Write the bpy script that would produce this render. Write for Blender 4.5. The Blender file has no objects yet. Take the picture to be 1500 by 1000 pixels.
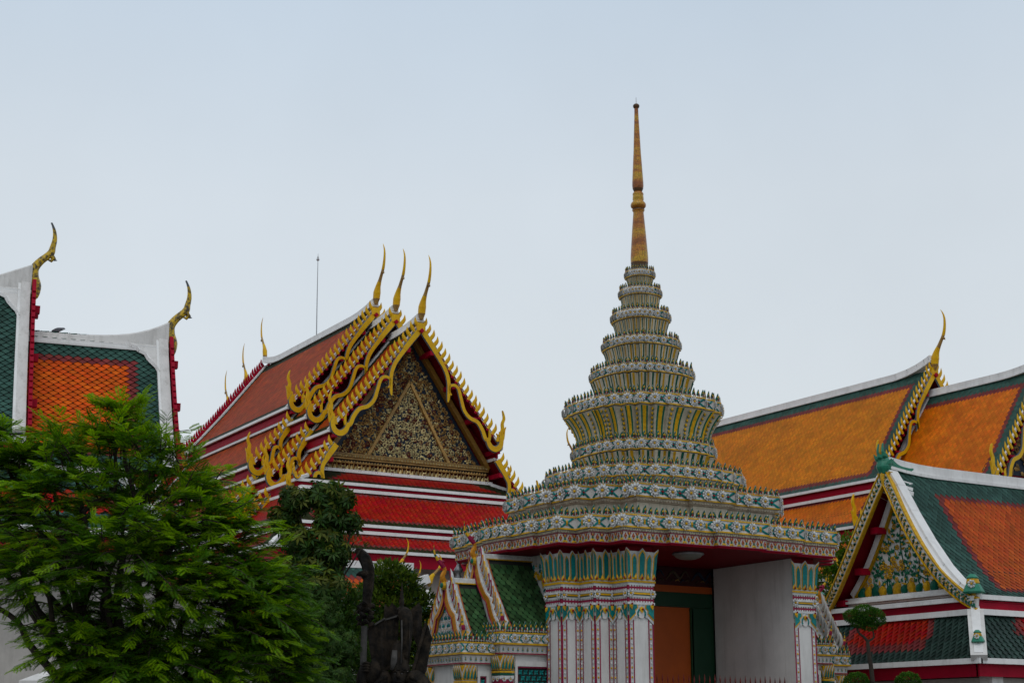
import bpy, math, random
import numpy as np
from mathutils import Matrix, Vector
random.seed(7); rng = np.random.default_rng(7)
R = math.radians
SC = bpy.context.scene
COL = SC.collection

# ------------------------------------------------------------------ camera, world, sun, exposure
cam_d = bpy.data.cameras.new('camera'); cam = bpy.data.objects.new('camera', cam_d); COL.objects.link(cam)
cam_d.sensor_width = 36.0; cam_d.lens = 36.0*2290/1500; cam_d.clip_start = 0.1; cam_d.clip_end = 2000
cam.location = (0, 0, 1.6)
cam.rotation_euler = (R(90+14.2127), 0, R(58-90))
SC.camera = cam

W = bpy.data.worlds.new('World'); SC.world = W; W.use_nodes = True
nt = W.node_tree; nt.nodes.clear()
out = nt.nodes.new('ShaderNodeOutputWorld'); bg = nt.nodes.new('ShaderNodeBackground'); bg2 = nt.nodes.new('ShaderNodeBackground')
sky = nt.nodes.new('ShaderNodeTexSky'); sky.sky_type = 'NISHITA'; sky.sun_disc = False
sky.sun_elevation = R(58); sky.sun_rotation = R(215); sky.dust_density = 4.0
bg.inputs['Strength'].default_value = 0.05
tc = nt.nodes.new('ShaderNodeTexCoord'); sp = nt.nodes.new('ShaderNodeSeparateXYZ'); rp = nt.nodes.new('ShaderNodeValToRGB')
nz = nt.nodes.new('ShaderNodeTexNoise'); nz.inputs['Scale'].default_value = 1.6; nz.inputs['Detail'].default_value = 3
ad = nt.nodes.new('ShaderNodeMath'); ad.operation = 'MULTIPLY_ADD'; ad.inputs[1].default_value = 0.10
ad2 = nt.nodes.new('ShaderNodeMath'); ad2.operation = 'SUBTRACT'; ad2.inputs[1].default_value = 0.05
nt.links.new(tc.outputs['Generated'], sp.inputs[0]); nt.links.new(tc.outputs['Generated'], nz.inputs['Vector'])
nt.links.new(nz.outputs['Fac'], ad.inputs[0]); nt.links.new(sp.outputs['Z'], ad.inputs[2])
nt.links.new(ad.outputs[0], ad2.inputs[0]); nt.links.new(ad2.outputs[0], rp.inputs[0])
cr = rp.color_ramp
cr.elements[0].position = 0.0; cr.elements[0].color = (0.675, 0.735, 0.765, 1)
cr.elements[1].position = 1.0; cr.elements[1].color = (0.60, 0.66, 0.72, 1)
for p, c in ((0.20, (0.680, 0.735, 0.775, 1)), (0.34, (0.655, 0.722, 0.785, 1)), (0.47, (0.555, 0.655, 0.765, 1)), (0.62, (0.52, 0.60, 0.68, 1))):
    e = cr.elements.new(p); e.color = c
nz2 = nt.nodes.new('ShaderNodeTexNoise'); nz2.inputs['Scale'].default_value = 2.3; nz2.inputs['Detail'].default_value = 5; nz2.inputs['Roughness'].default_value = .55
mz = nt.nodes.new('ShaderNodeMapRange'); mz.inputs[1].default_value = .3; mz.inputs[2].default_value = .7; mz.inputs[3].default_value = .935; mz.inputs[4].default_value = 1.045
hv = nt.nodes.new('ShaderNodeHueSaturation'); nt.links.new(tc.outputs['Generated'], nz2.inputs['Vector']); nt.links.new(nz2.outputs['Fac'], mz.inputs[0]); nt.links.new(mz.outputs[0], hv.inputs['Value']); nt.links.new(rp.outputs[0], hv.inputs['Color'])
nt.links.new(hv.outputs[0], bg2.inputs['Color']); bg2.inputs['Strength'].default_value = 1.09
nt.links.new(sky.outputs[0], bg.inputs['Color'])
mx = nt.nodes.new('ShaderNodeMixShader'); mx.inputs[0].default_value = 0.9
nt.links.new(bg.outputs[0], mx.inputs[1]); nt.links.new(bg2.outputs[0], mx.inputs[2]); nt.links.new(mx.outputs[0], out.inputs['Surface'])

sun_d = bpy.data.lights.new('sun', 'SUN'); sun_d.energy = 0.55; sun_d.angle = R(25); sun_d.color = (1, .97, .92)
sun = bpy.data.objects.new('sun', sun_d); COL.objects.link(sun)
sun.rotation_euler = (R(32), 0, R(-35)); sun.location = (0, 0, 40)

SC.view_settings.view_transform = 'Standard'; SC.view_settings.look = 'None'
SC.view_settings.exposure = 0.0; SC.view_settings.gamma = 1.0

# ------------------------------------------------------------------ materials
def mat(name, col, rough=0.6, var=0.25, scale=6.0, island=0.0, bump=0.0, bscale=40.0, spec=0.35, streak=0.0, dirt=(0.10, 0.09, 0.075), hue=0.0, trans=0.0, second=None, metal=0.0):
    m = bpy.data.materials.new(name); m.use_nodes = True; n = m.node_tree.nodes; l = m.node_tree.links
    b = n['Principled BSDF']; b.inputs['Roughness'].default_value = rough
    b.inputs['Specular IOR Level'].default_value = spec; b.inputs['Metallic'].default_value = metal
    t = n.new('ShaderNodeTexCoord')
    cur = n.new('ShaderNodeRGB'); cur.outputs[0].default_value = (*col, 1); cur = cur.outputs[0]
    def mixc(f, a, bcol, mode='MIX'):
        x = n.new('ShaderNodeMix'); x.data_type = 'RGBA'; x.blend_type = mode
        if isinstance(f, float): x.inputs[0].default_value = f
        else: l.new(f, x.inputs[0])
        l.new(a, x.inputs[6])
        if isinstance(bcol, tuple): x.inputs[7].default_value = (*bcol, 1)
        else: l.new(bcol, x.inputs[7])
        return x.outputs[2]
    no = n.new('ShaderNodeTexNoise'); no.inputs['Scale'].default_value = scale; no.inputs['Detail'].default_value = 5; no.inputs['Roughness'].default_value = 0.65
    l.new(t.outputs['Object'], no.inputs['Vector'])
    if second:
        r2 = n.new('ShaderNodeMapRange'); r2.inputs[1].default_value = 0.42; r2.inputs[2].default_value = 0.58
        l.new(no.outputs['Fac'], r2.inputs[0]); cur = mixc(r2.outputs[0], cur, second)
    if var:
        mr = n.new('ShaderNodeMapRange'); mr.inputs[1].default_value = 0.3; mr.inputs[2].default_value = 0.7
        mr.inputs[3].default_value = 1-var; mr.inputs[4].default_value = 1+var*0.6
        l.new(no.outputs['Fac'], mr.inputs[0])
        cb = n.new('ShaderNodeCombineColor'); [l.new(mr.outputs[0], cb.inputs[i]) for i in range(3)]
        cur = mixc(1.0, cur, cb.outputs[0], 'MULTIPLY')
    if island:
        g = n.new('ShaderNodeNewGeometry'); hs = n.new('ShaderNodeHueSaturation')
        mr = n.new('ShaderNodeMapRange'); mr.inputs[3].default_value = 1-island; mr.inputs[4].default_value = 1+island
        l.new(g.outputs['Random Per Island'], mr.inputs[0]); l.new(mr.outputs[0], hs.inputs['Value'])
        if hue:
            mh = n.new('ShaderNodeMapRange'); mh.inputs[3].default_value = 0.5-hue; mh.inputs[4].default_value = 0.5+hue
            wn = n.new('ShaderNodeTexWhiteNoise'); wn.noise_dimensions = '1D'; l.new(g.outputs['Random Per Island'], wn.inputs['W'])
            l.new(wn.outputs['Value'], mh.inputs[0]); l.new(mh.outputs[0], hs.inputs['Hue'])
        l.new(cur, hs.inputs['Color']); cur = hs.outputs[0]
    if streak:
        mp = n.new('ShaderNodeMapping'); mp.inputs['Scale'].default_value = (3.5, 3.5, 0.35); l.new(t.outputs['Object'], mp.inputs[0])
        ns = n.new('ShaderNodeTexNoise'); ns.inputs['Scale'].default_value = 2.2; ns.inputs['Detail'].default_value = 6; ns.inputs['Roughness'].default_value = .7
        l.new(mp.outputs[0], ns.inputs['Vector'])
        mr = n.new('ShaderNodeMapRange'); mr.inputs[1].default_value = 0.50; mr.inputs[2].default_value = 0.78; mr.inputs[4].default_value = streak
        l.new(ns.outputs['Fac'], mr.inputs[0]); cur = mixc(mr.outputs[0], cur, dirt)
    l.new(cur, b.inputs['Base Color'])
    if bump:
        nb = n.new('ShaderNodeTexNoise'); nb.inputs['Scale'].default_value = bscale; nb.inputs['Detail'].default_value = 4
        l.new(t.outputs['Object'], nb.inputs['Vector'])
        bu = n.new('ShaderNodeBump'); bu.inputs['Strength'].default_value = bump; bu.inputs['Distance'].default_value = 0.02
        l.new(nb.outputs['Fac'], bu.inputs['Height']); l.new(bu.outputs[0], b.inputs['Normal'])
    if trans:
        tr = n.new('ShaderNodeBsdfTranslucent'); l.new(cur, tr.inputs['Color'])
        ms = n.new('ShaderNodeMixShader'); ms.inputs[0].default_value = trans
        l.new(b.outputs[0], ms.inputs[1]); l.new(tr.outputs[0], ms.inputs[2]); l.new(ms.outputs[0], n['Material Output'].inputs['Surface'])
    return m

WHITE = mat('white plaster', (.66, .635, .61), .7, .10, 3, streak=.55, bump=.12, dirt=(.22, .20, .17))
CLEAN = mat('white paint', (.66, .635, .61), .65, .14, 1.3, streak=.42, dirt=(.30, .275, .24), bump=.10)
STAIN = mat('stained white plaster', (.52, .47, .36), .75, .2, 5, streak=.8, dirt=(.16, .14, .11), bump=.15)
PORC = mat('white glazed ceramic', (.56, .56, .55), .4, .25, 14, island=.25, spec=.3)
YEL = mat('yellow glazed ceramic', (.60, .33, .006), .4, .35, 18, island=.25, spec=.25)
TEAL = mat('teal glazed ceramic', (.004, .19, .185), .4, .35, 25, island=.3, spec=.2)
GRN = mat('green glazed ceramic', (.004, .105, .065), .4, .35, 20, island=.35, spec=.2)
PINK = mat('crimson glazed tile', (.27, .012, .05), .5, .3, 30, island=.15, spec=.2)
RUBY = mat('ruby ceramic', (.26, .004, .012), .45, .2, 10, island=.2, spec=.2)
REDD = mat('deep red lacquer', (.17, .001, .007), .6, .18, 2.5, streak=.2, dirt=(.05, .0, .004), spec=.12)
REDB = mat('crimson paint', (.33, .002, .020), .6, .15, 3, streak=.25, dirt=(.10, .003, .008), spec=.12)
GOLD = mat('gilded lacquer', (.84, .50, .003), .45, .3, 5, spec=.2, second=(.62, .33, .003), streak=.22, dirt=(.12, .06, .01), bump=.25, bscale=18)
GOLDW = mat('weathered gilding', (.72, .46, .01), .4, .3, 14, second=(.06, .045, .02), bump=.4, bscale=20)
GOLDD = mat('dull old gold', (.33, .19, .05), .5, .5, 6, island=.4, bump=.2)
TRIM = mat('white roof trim', (.80, .785, .77), .6, .12, 2.2, streak=.30, dirt=(.30, .28, .25), bump=.06, spec=.2)
DARKG = mat('grey painted edge', (.10, .11, .12), .6, .3, 5)
BLUEG = mat('blue glass mosaic', (.012, .022, .040), .5, .6, 14, spec=.2)
AMBER = mat('amber ceramic', (.50, .20, .012), .45, .3, 20, island=.2, spec=.2)
def tile(n, c, isl=.28, hue=.012, rough=.42): return mat(n, c, rough+.1, .28, 1.1, island=isl, hue=hue*.5, spec=.10)
T_ORANGE = tile('orange roof tile', (.62, .088, .003), .16)
T_GOLDO = tile('golden orange roof tile', (.62, .140, .003), .16)
T_AMBER = tile('amber roof tile', (.58, .175, .002), .16)
T_GREEN = tile('green roof tile', (.034, .085, .068), .3)
T_MAROON = tile('maroon roof tile', (.19, .030, .028), .22)
T_RED = tile('red roof tile', (.36, .007, .001), .16)
T_RUST = tile('rust brown roof tile', (.43, .060, .007), .25)
T_DARK = tile('dark green roof tile', (.020, .026, .005), .3)
T_BRICK = tile('brick orange roof tile', (.48, .078, .010), .18)
T_LEAF = tile('moss green fish scale tile', (.042, .100, .036), .45, .03)
GAPD = mat('dark tile joint', (.02, .022, .02), .9, .2)
GAPR = mat('red tile joint', (.12, .015, .006), .9, .2)
GAPA = mat('amber tile joint', (.16, .05, .004), .9, .2)
DOOR = mat('orange door paint', (.42, .075, .005), .5, .12, 3)
DGRN = mat('dark green door frame', (.008, .045, .02), .5, .15, 3)
STONE = mat('dark weathered stone', (.014, .012, .010), .85, .6, 6, bump=.6, bscale=25, second=(.030, .022, .015), streak=.5, dirt=(.040, .040, .044), spec=.15)
STONEL = mat('pale stone', (.085, .080, .076), .9, .5, 8, bump=.4, spec=.1)
BARK = mat('dark bark', (.035, .026, .018), .9, .5, 8, bump=.6)
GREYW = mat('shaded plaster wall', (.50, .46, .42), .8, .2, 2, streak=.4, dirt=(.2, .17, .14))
PAVE = mat('stone paving', (.17, .163, .152), .85, .3, .8, bump=.3, bscale=9)
IRON = mat('red painted iron', (.13, .006, .003), .5, .3, 10)
METAL = mat('grey metal', (.32, .32, .33), .45, .2, 8, metal=.6)
def leaf(n, c, isl=.4, hue=.02, tr=.3): return mat(n, c, .55, .35, 1.6, island=isl, hue=hue, trans=tr, spec=.25)
L_FEA = leaf('feathery leaf', (.060, .155, .002), tr=.45); L_LIT = leaf('young feathery leaf', (.22, .40, .002), .3, tr=.45)  # brighter leaf copy paints in the light on outer, upper fronds
L_DRK = leaf('dark broad leaf', (.032, .080, .008)); L_OLV = leaf('olive broad leaf', (.10, .125, .010)); L_BSH = leaf('bush leaf', (.050, .105, .010)); L_BLT = leaf('bright bush leaf', (.105, .165, .012))
L_TOP = leaf('clipped leaf', (.035, .115, .010)); L_TLT = leaf('light clipped leaf', (.080, .190, .012))

# ------------------------------------------------------------------ mesh helpers
class MB:
    def __init__(s): s.v = []; s.f = []; s.m = []; s.mats = []; s.n = 0
    def mi(s, m):
        if m not in s.mats: s.mats.append(m)
        return s.mats.index(m)
    def add(s, vs, fs, m):
        vs = np.asarray(vs, float)
        b = s.n; s.v.append(vs); s.n += len(vs)
        s.f.extend([tuple(i+b for i in f) for f in fs])
        if isinstance(m, list): s.m.extend([s.mi(x) for x in m])
        else: s.m.extend([s.mi(m)]*len(fs))
    def put(s, tpl, o, ax, ay, az, sc=1.0):
        V, F, M = tpl
        B = np.array([ax, ay, az], float)*np.array(sc, float).reshape(-1, 1) if not np.isscalar(sc) else np.array([ax, ay, az], float)*sc
        s.add(V @ B + np.asarray(o, float), F, M)
    def quad(s, a, b, c, d, m): s.add([a, b, c, d], [(0, 1, 2, 3)], m)
    def box(s, c, d, m, rot=None):
        c = np.array(c, float); h = np.array(d, float)/2
        V = np.array([(x, y, z) for x in (-1, 1) for y in (-1, 1) for z in (-1, 1)], float)*h
        if rot is not None: V = V @ np.array(rot, float)
        s.add(V+c, [(0, 1, 3, 2), (4, 6, 7, 5), (0, 4, 5, 1), (2, 3, 7, 6), (0, 2, 6, 4), (1, 5, 7, 3)], m)
    def bar(s, p0, p1, w, h, m, up=(0, 0, 1)):
        p0 = np.array(p0, float); p1 = np.array(p1, float); t = p1-p0; L = np.linalg.norm(t); t /= L
        sd = np.cross(t, up); sd /= np.linalg.norm(sd); u = np.cross(sd, t)
        s.box((p0+p1)/2, (L, w, h), m, rot=[t, sd, u])
    def build(s, name, parent=None, smooth=False, loc=None):
        me = bpy.data.meshes.new(name)
        V = np.concatenate(s.v) if s.v else np.zeros((0, 3))
        me.from_pydata(V.tolist(), [], s.f)
        for m in s.mats: me.materials.append(m)
        me.polygons.foreach_set('material_index', s.m)
        if smooth: me.polygons.foreach_set('use_smooth', [True]*len(me.polygons))
        me.update()
        o = bpy.data.objects.new(name, me); COL.objects.link(o)
        if parent is not None: o.parent = parent
        if loc is not None: o.location = loc
        return o

def thing(name, label, cat, loc=(0, 0, 0), rz=0.0, group=None):
    o = bpy.data.objects.new(name, None); COL.objects.link(o); o.empty_display_size = .3
    o.location = loc; o.rotation_euler = (0, 0, rz); o['label'] = label; o['category'] = cat
    if group: o['group'] = group
    return o
def tag(o, label, cat, group=None):
    o['label'] = label; o['category'] = cat
    if group: o['group'] = group
    return o
def nrm(a): a = np.asarray(a, float); return a/max(np.linalg.norm(a), 1e-9)
def catmull(P, n=6):
    P = np.asarray(P, float); Q = np.vstack([2*P[0]-P[1], P, 2*P[-1]-P[-2]]); o = []
    for i in range(1, len(Q)-2):
        for k in range(n):
            t = k/n
            o.append(.5*((2*Q[i])+(-Q[i-1]+Q[i+1])*t+(2*Q[i-1]-5*Q[i]+4*Q[i+1]-Q[i+2])*t*t+(-Q[i-1]+3*Q[i]-3*Q[i+1]+Q[i+2])*t**3))
    o.append(Q[-2]); return np.array(o)
def tube(mb, pts, rad, m, n=8, flat=1.0, fdir=None, cap=True):
    P = np.asarray(pts, float); K = len(P); rad = np.broadcast_to(np.asarray(rad, float), (K,))
    T = np.gradient(P, axis=0); ref = np.array((0.31, 0.95, 0.12)) if fdir is None else np.array(fdir, float)
    V = []
    for i in range(K):
        t = nrm(T[i]); a = np.cross(t, ref)
        if np.linalg.norm(a) < 1e-4: a = np.cross(t, (1, 0, 0))
        a = nrm(a); b = np.cross(a, t)
        for k in range(n):
            c = 2*math.pi*k/n; V.append(P[i]+rad[i]*(math.cos(c)*a+flat*math.sin(c)*b))
    F = [(i*n+k, i*n+(k+1) % n, (i+1)*n+(k+1) % n, (i+1)*n+k) for i in range(K-1) for k in range(n)]
    if cap: F += [tuple(range(n))[::-1], tuple((K-1)*n+k for k in range(n))]
    if isinstance(m, list): m = [m[i] for i in range(K-1) for k in range(n)]+([m[0], m[-1]] if cap else [])
    mb.add(V, F, m)
def strip(mb, pts, wid, thk, N, m, edge=None):
    """tapered flat board swept along pts; N = face normal; six-sided bevelled section"""
    P = np.asarray(pts, float); K = len(P); wid = np.interp(np.linspace(0, 1, K), np.linspace(0, 1, len(wid)), wid) if len(wid) != K else np.asarray(wid)
    T = np.gradient(P, axis=0); N = nrm(N); V = []
    for i in range(K):
        s = nrm(np.cross(N, nrm(T[i]))); w = wid[i]/2; t = thk/2
        V += [P[i]+s*w, P[i]+s*w*.72+N*t, P[i]-s*w*.72+N*t, P[i]-s*w, P[i]-s*w*.72-N*t, P[i]+s*w*.72-N*t]
    F = []; M = []
    for i in range(K-1):
        for k in range(6):
            F.append((i*6+k, i*6+(k+1) % 6, (i+1)*6+(k+1) % 6, (i+1)*6+k)); M.append((edge or m) if k in (0, 2, 3, 5) else m)
    F += [(5, 4, 3, 2, 1, 0), tuple((K-1)*6+k for k in range(6))]; M += [m, m]
    mb.add(V, F, M)
def lathe(mb, prof, c, m, n=20):
    P = [(c[0], c[1], z) for r, z in prof]
    V = [(c[0]+r*math.cos(2*math.pi*k/n), c[1]+r*math.sin(2*math.pi*k/n), z) for r, z in prof for k in range(n)]
    F = [(i*n+k, i*n+(k+1) % n, (i+1)*n+(k+1) % n, (i+1)*n+k) for i in range(len(prof)-1) for k in range(n)]
    mm = m if not isinstance(m, list) else [m[i] for i in range(len(prof)-1) for k in range(n)]
    mb.add(V, F, mm)
# --- small ornament templates: x = right, y = up, z = out of the wall
def T_(parts):
    V = []; F = []; M = []
    for v, f, m in parts:
        b = len(V); V += list(v); F += [tuple(i+b for i in q) for q in f]; M += [m]*len(f)
    return (np.array(V, float), F, M)
def petal_ring(n, r0, r1, w, z0, z1, zt, m, off=0.0):
    V = []; F = []
    for k in range(n):
        a = 2*math.pi*(k+off)/n; c, s = math.cos(a), math.sin(a); b = len(V)
        for (r, t, z) in ((r0, 0, z0), ((r0+r1)*.55, w, z1), (r1, w*.45, zt), (r1, -w*.45, zt), ((r0+r1)*.55, -w, z1), ((r0+r1)*.55, 0, z1+.10)):
            V.append((r*c-t*s, r*s+t*c, z))
        F += [(b, b+5, b+1), (b+1, b+5, b+2), (b+2, b+5, b+3), (b+3, b+5, b+4), (b+4, b+5, b)]
        F = [tuple(reversed(f)) if False else f for f in F]
    return V, F, m
def dome(r, h, z, n, m):
    V = [(0, 0, z+h)]+[(r*.7*math.cos(2*math.pi*k/n), r*.7*math.sin(2*math.pi*k/n), z+h*.75) for k in range(n)]+[(r*math.cos(2*math.pi*k/n), r*math.sin(2*math.pi*k/n), z) for k in range(n)]
    F = [(0, 1+k, 1+(k+1) % n) for k in range(n)]+[(1+k, 1+n+k, 1+n+(k+1) % n, 1+(k+1) % n) for k in range(n)]
    return V, F, m
FLOWER = T_([petal_ring(11, .12, .5, .125, .02, .10, .16, PORC), petal_ring(9, .08, .36, .11, .12, .22, .26, PORC, .5), dome(.12, .12, .22, 8, YEL)])
FLOWERS = T_([petal_ring(7, .10, .5, .17, .02, .12, .14, PORC), dome(.15, .14, .12, 6, YEL)])
def leafpoly(w, h, z0, z1, m, y0=0.0):
    V = [(0, y0, z0), (w*.5, y0+h*.22, z0), (w*.42, y0+h*.5, z0), (w*.16, y0+h*.8, z0+z1*.3), (0, y0+h, z0+z1*.6), (-w*.16, y0+h*.8, z0+z1*.3), (-w*.42, y0+h*.5, z0), (-w*.5, y0+h*.22, z0), (0, y0+h*.4, z0+z1)]
    F = [(0, 1, 8), (1, 2, 8), (2, 3, 8), (3, 4, 8), (4, 5, 8), (5, 6, 8), (6, 7, 8), (7, 0, 8)]
    return V, F, m
def backed(t):   # rear face so that a leaf has thickness seen from any side
    v, f, m = t; return [(x, y, -z-.02) for x, y, z in v], [tuple(reversed(q)) for q in f], PORC
LEAF = T_([leafpoly(.78, 1.0, .0, .16, GRN), backed(leafpoly(.78, 1.0, .0, .10, GRN)), leafpoly(.34, .32, .12, .14, YEL, .42), leafpoly(.30, .24, .16, .14, RUBY, .16), leafpoly(.34, .4, .02, .14, PORC, .0)])
SLEAF = T_([leafpoly(.5, .72, .0, .12, PORC), backed(leafpoly(.5, .72, 0, .1, PORC)), leafpoly(.26, .34, .08, .1, YEL, .12)])
def ribbon(p, q, w, z, m):
    p = np.array(p); q = np.array(q); s = nrm((-(q-p)[1], (q-p)[0])+(0,))[:2]*w/2
    return [(p[0]+s[0], p[1]+s[1], z), (p[0]-s[0], p[1]-s[1], z), (q[0]-s[0], q[1]-s[1], z), (q[0]+s[0], q[1]+s[1], z), ((p[0]+q[0])/2, (p[1]+q[1])/2, z+.06)], [(0, 1, 4), (1, 2, 4), (2, 3, 4), (3, 0, 4)], m
KNOT = T_([ribbon((0, 0), (sx*.50, sy*.48), .19, .02, TEAL) for sx in (-1, 1) for sy in (-1, 1)]+[ribbon((0, 0), (0, s*.3), .12, .02, GRN) for s in (-1, 1)]+[dome(.11, .1, .04, 6, RUBY)])
KNOTY = T_([ribbon((0, 0), (sx*.50, sy*.48), .19, .02, TEAL) for sx in (-1, 1) for sy in (-1, 1)]+[leafpoly(.2, .3, .03, .06, YEL, .0), leafpoly(.2, -.3, .03, .06, YEL, .0)]+[dome(.09, .1, .04, 6, YEL)])
DIAM = T_([([(0, -.56, .02), (.50, 0, .02), (0, .56, .02), (-.50, 0, .02), (0, 0, .1)], [(0, 1, 4), (1, 2, 4), (2, 3, 4), (3, 0, 4)], PORC),
           ([(0, -.46, .06), (.37, 0, .06), (0, .46, .06), (-.37, 0, .06), (0, 0, .14)], [(0, 1, 4), (1, 2, 4), (2, 3, 4), (3, 0, 4)], PINK), leafpoly(.36, .5, .14, .06, YEL, -.22), dome(.12, .1, .16, 6, RUBY)])
TULIP = T_([leafpoly(.40, .66, .02, .06, GRN, -.36), ribbon((0, .08), (.34, .46), .22, .03, PINK), ribbon((0, .08), (-.34, .46), .22, .03, PINK), leafpoly(.3, .4, .05, .06, YEL, .1), ribbon((0, -.28), (.40, -.46), .24, .03, YEL), ribbon((0, -.28), (-.40, -.46), .24, .03, YEL)])
DROP = T_([leafpoly(.62, .95, .01, .08, PORC, -.5), leafpoly(.4, .62, .06, .10, TEAL, -.34), leafpoly(.22, .34, .12, .1, YEL, -.2)])
BEAD = T_([dome(.5, .45, 0, 8, STAIN)])
# --- plans
def mirror_plan(q):
    """q: points of the quadrant x>=0,y<=0 from the front centre to the right side; returns a closed CCW polygon"""
    q = [tuple(p) for p in q]
    fr = [(-x, y) for x, y in reversed(q)]+q              # front, left to right
    bk = [(-x, -y) for x, y in fr]
    P = fr+bk; o = []
    for p in P:
        if not o or (abs(p[0]-o[-1][0])+abs(p[1]-o[-1][1])) > 1e-6: o.append(p)
    return np.array(o, float)
def offset(P, d, closed=True):
    P = np.asarray(P, float); n = len(P); o = []
    for i in range(n):
        e0 = P[i]-P[i-1] if (closed or i > 0) else P[1]-P[0]
        e1 = P[(i+1) % n]-P[i] if (closed or i < n-1) else P[-1]-P[-2]
        n0 = np.array((e0[1], -e0[0]))/max(np.hypot(*e0), 1e-9); n1 = np.array((e1[1], -e1[0]))/max(np.hypot(*e1), 1e-9)
        k = 1+n0@n1
        o.append(P[i]+(n0+n1)/max(k, .25)*d)
    return np.array(o)
def rings(mb, L, m, closed=True, cap=None):
    """L = [(polygon, z), ...] with equal counts; m = one material or one per ring gap"""
    n = len(L[0][0]); V = [(x, y, z) for P, z in L for x, y in P]; F = []; M = []
    for i in range(len(L)-1):
        for k in range(n if closed else n-1):
            F.append((i*n+k, i*n+(k+1) % n, (i+1)*n+(k+1) % n, (i+1)*n+k)); M.append(m[i] if isinstance(m, list) else m)
    mb.add(V, F, M)
    if cap: mb.add([(x, y, L[-1][1]) for x, y in L[-1][0]], [tuple(range(n))], cap)
def along(P, z, sp, closed=True, minlen=.0):
    """evenly spaced stations on each edge: (point, tangent, outward normal, edge length)"""
    n = len(P); o = []
    for i in range(n if closed else n-1):
        a = np.array(P[i]); b = np.array(P[(i+1) % n]); L = np.hypot(*(b-a))
        if L < minlen: continue
        t = (b-a)/L; k = max(1, int(round(L/sp)))
        for j in range(k): 
            q = a+t*L*(j+.5)/k; o.append((np.array((q[0], q[1], z)), np.array((t[0], t[1], 0)), np.array((t[1], -t[0], 0)), L/k))
    return o
UP = np.array((0, 0, 1.0))
# ------------------------------------------------------------------ ground
g = MB(); g.quad((-400, -400, 0), (400, -400, 0), (400, 400, 0), (-400, 400, 0), PAVE)
o = g.build('ground'); o['kind'] = 'structure'

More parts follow.
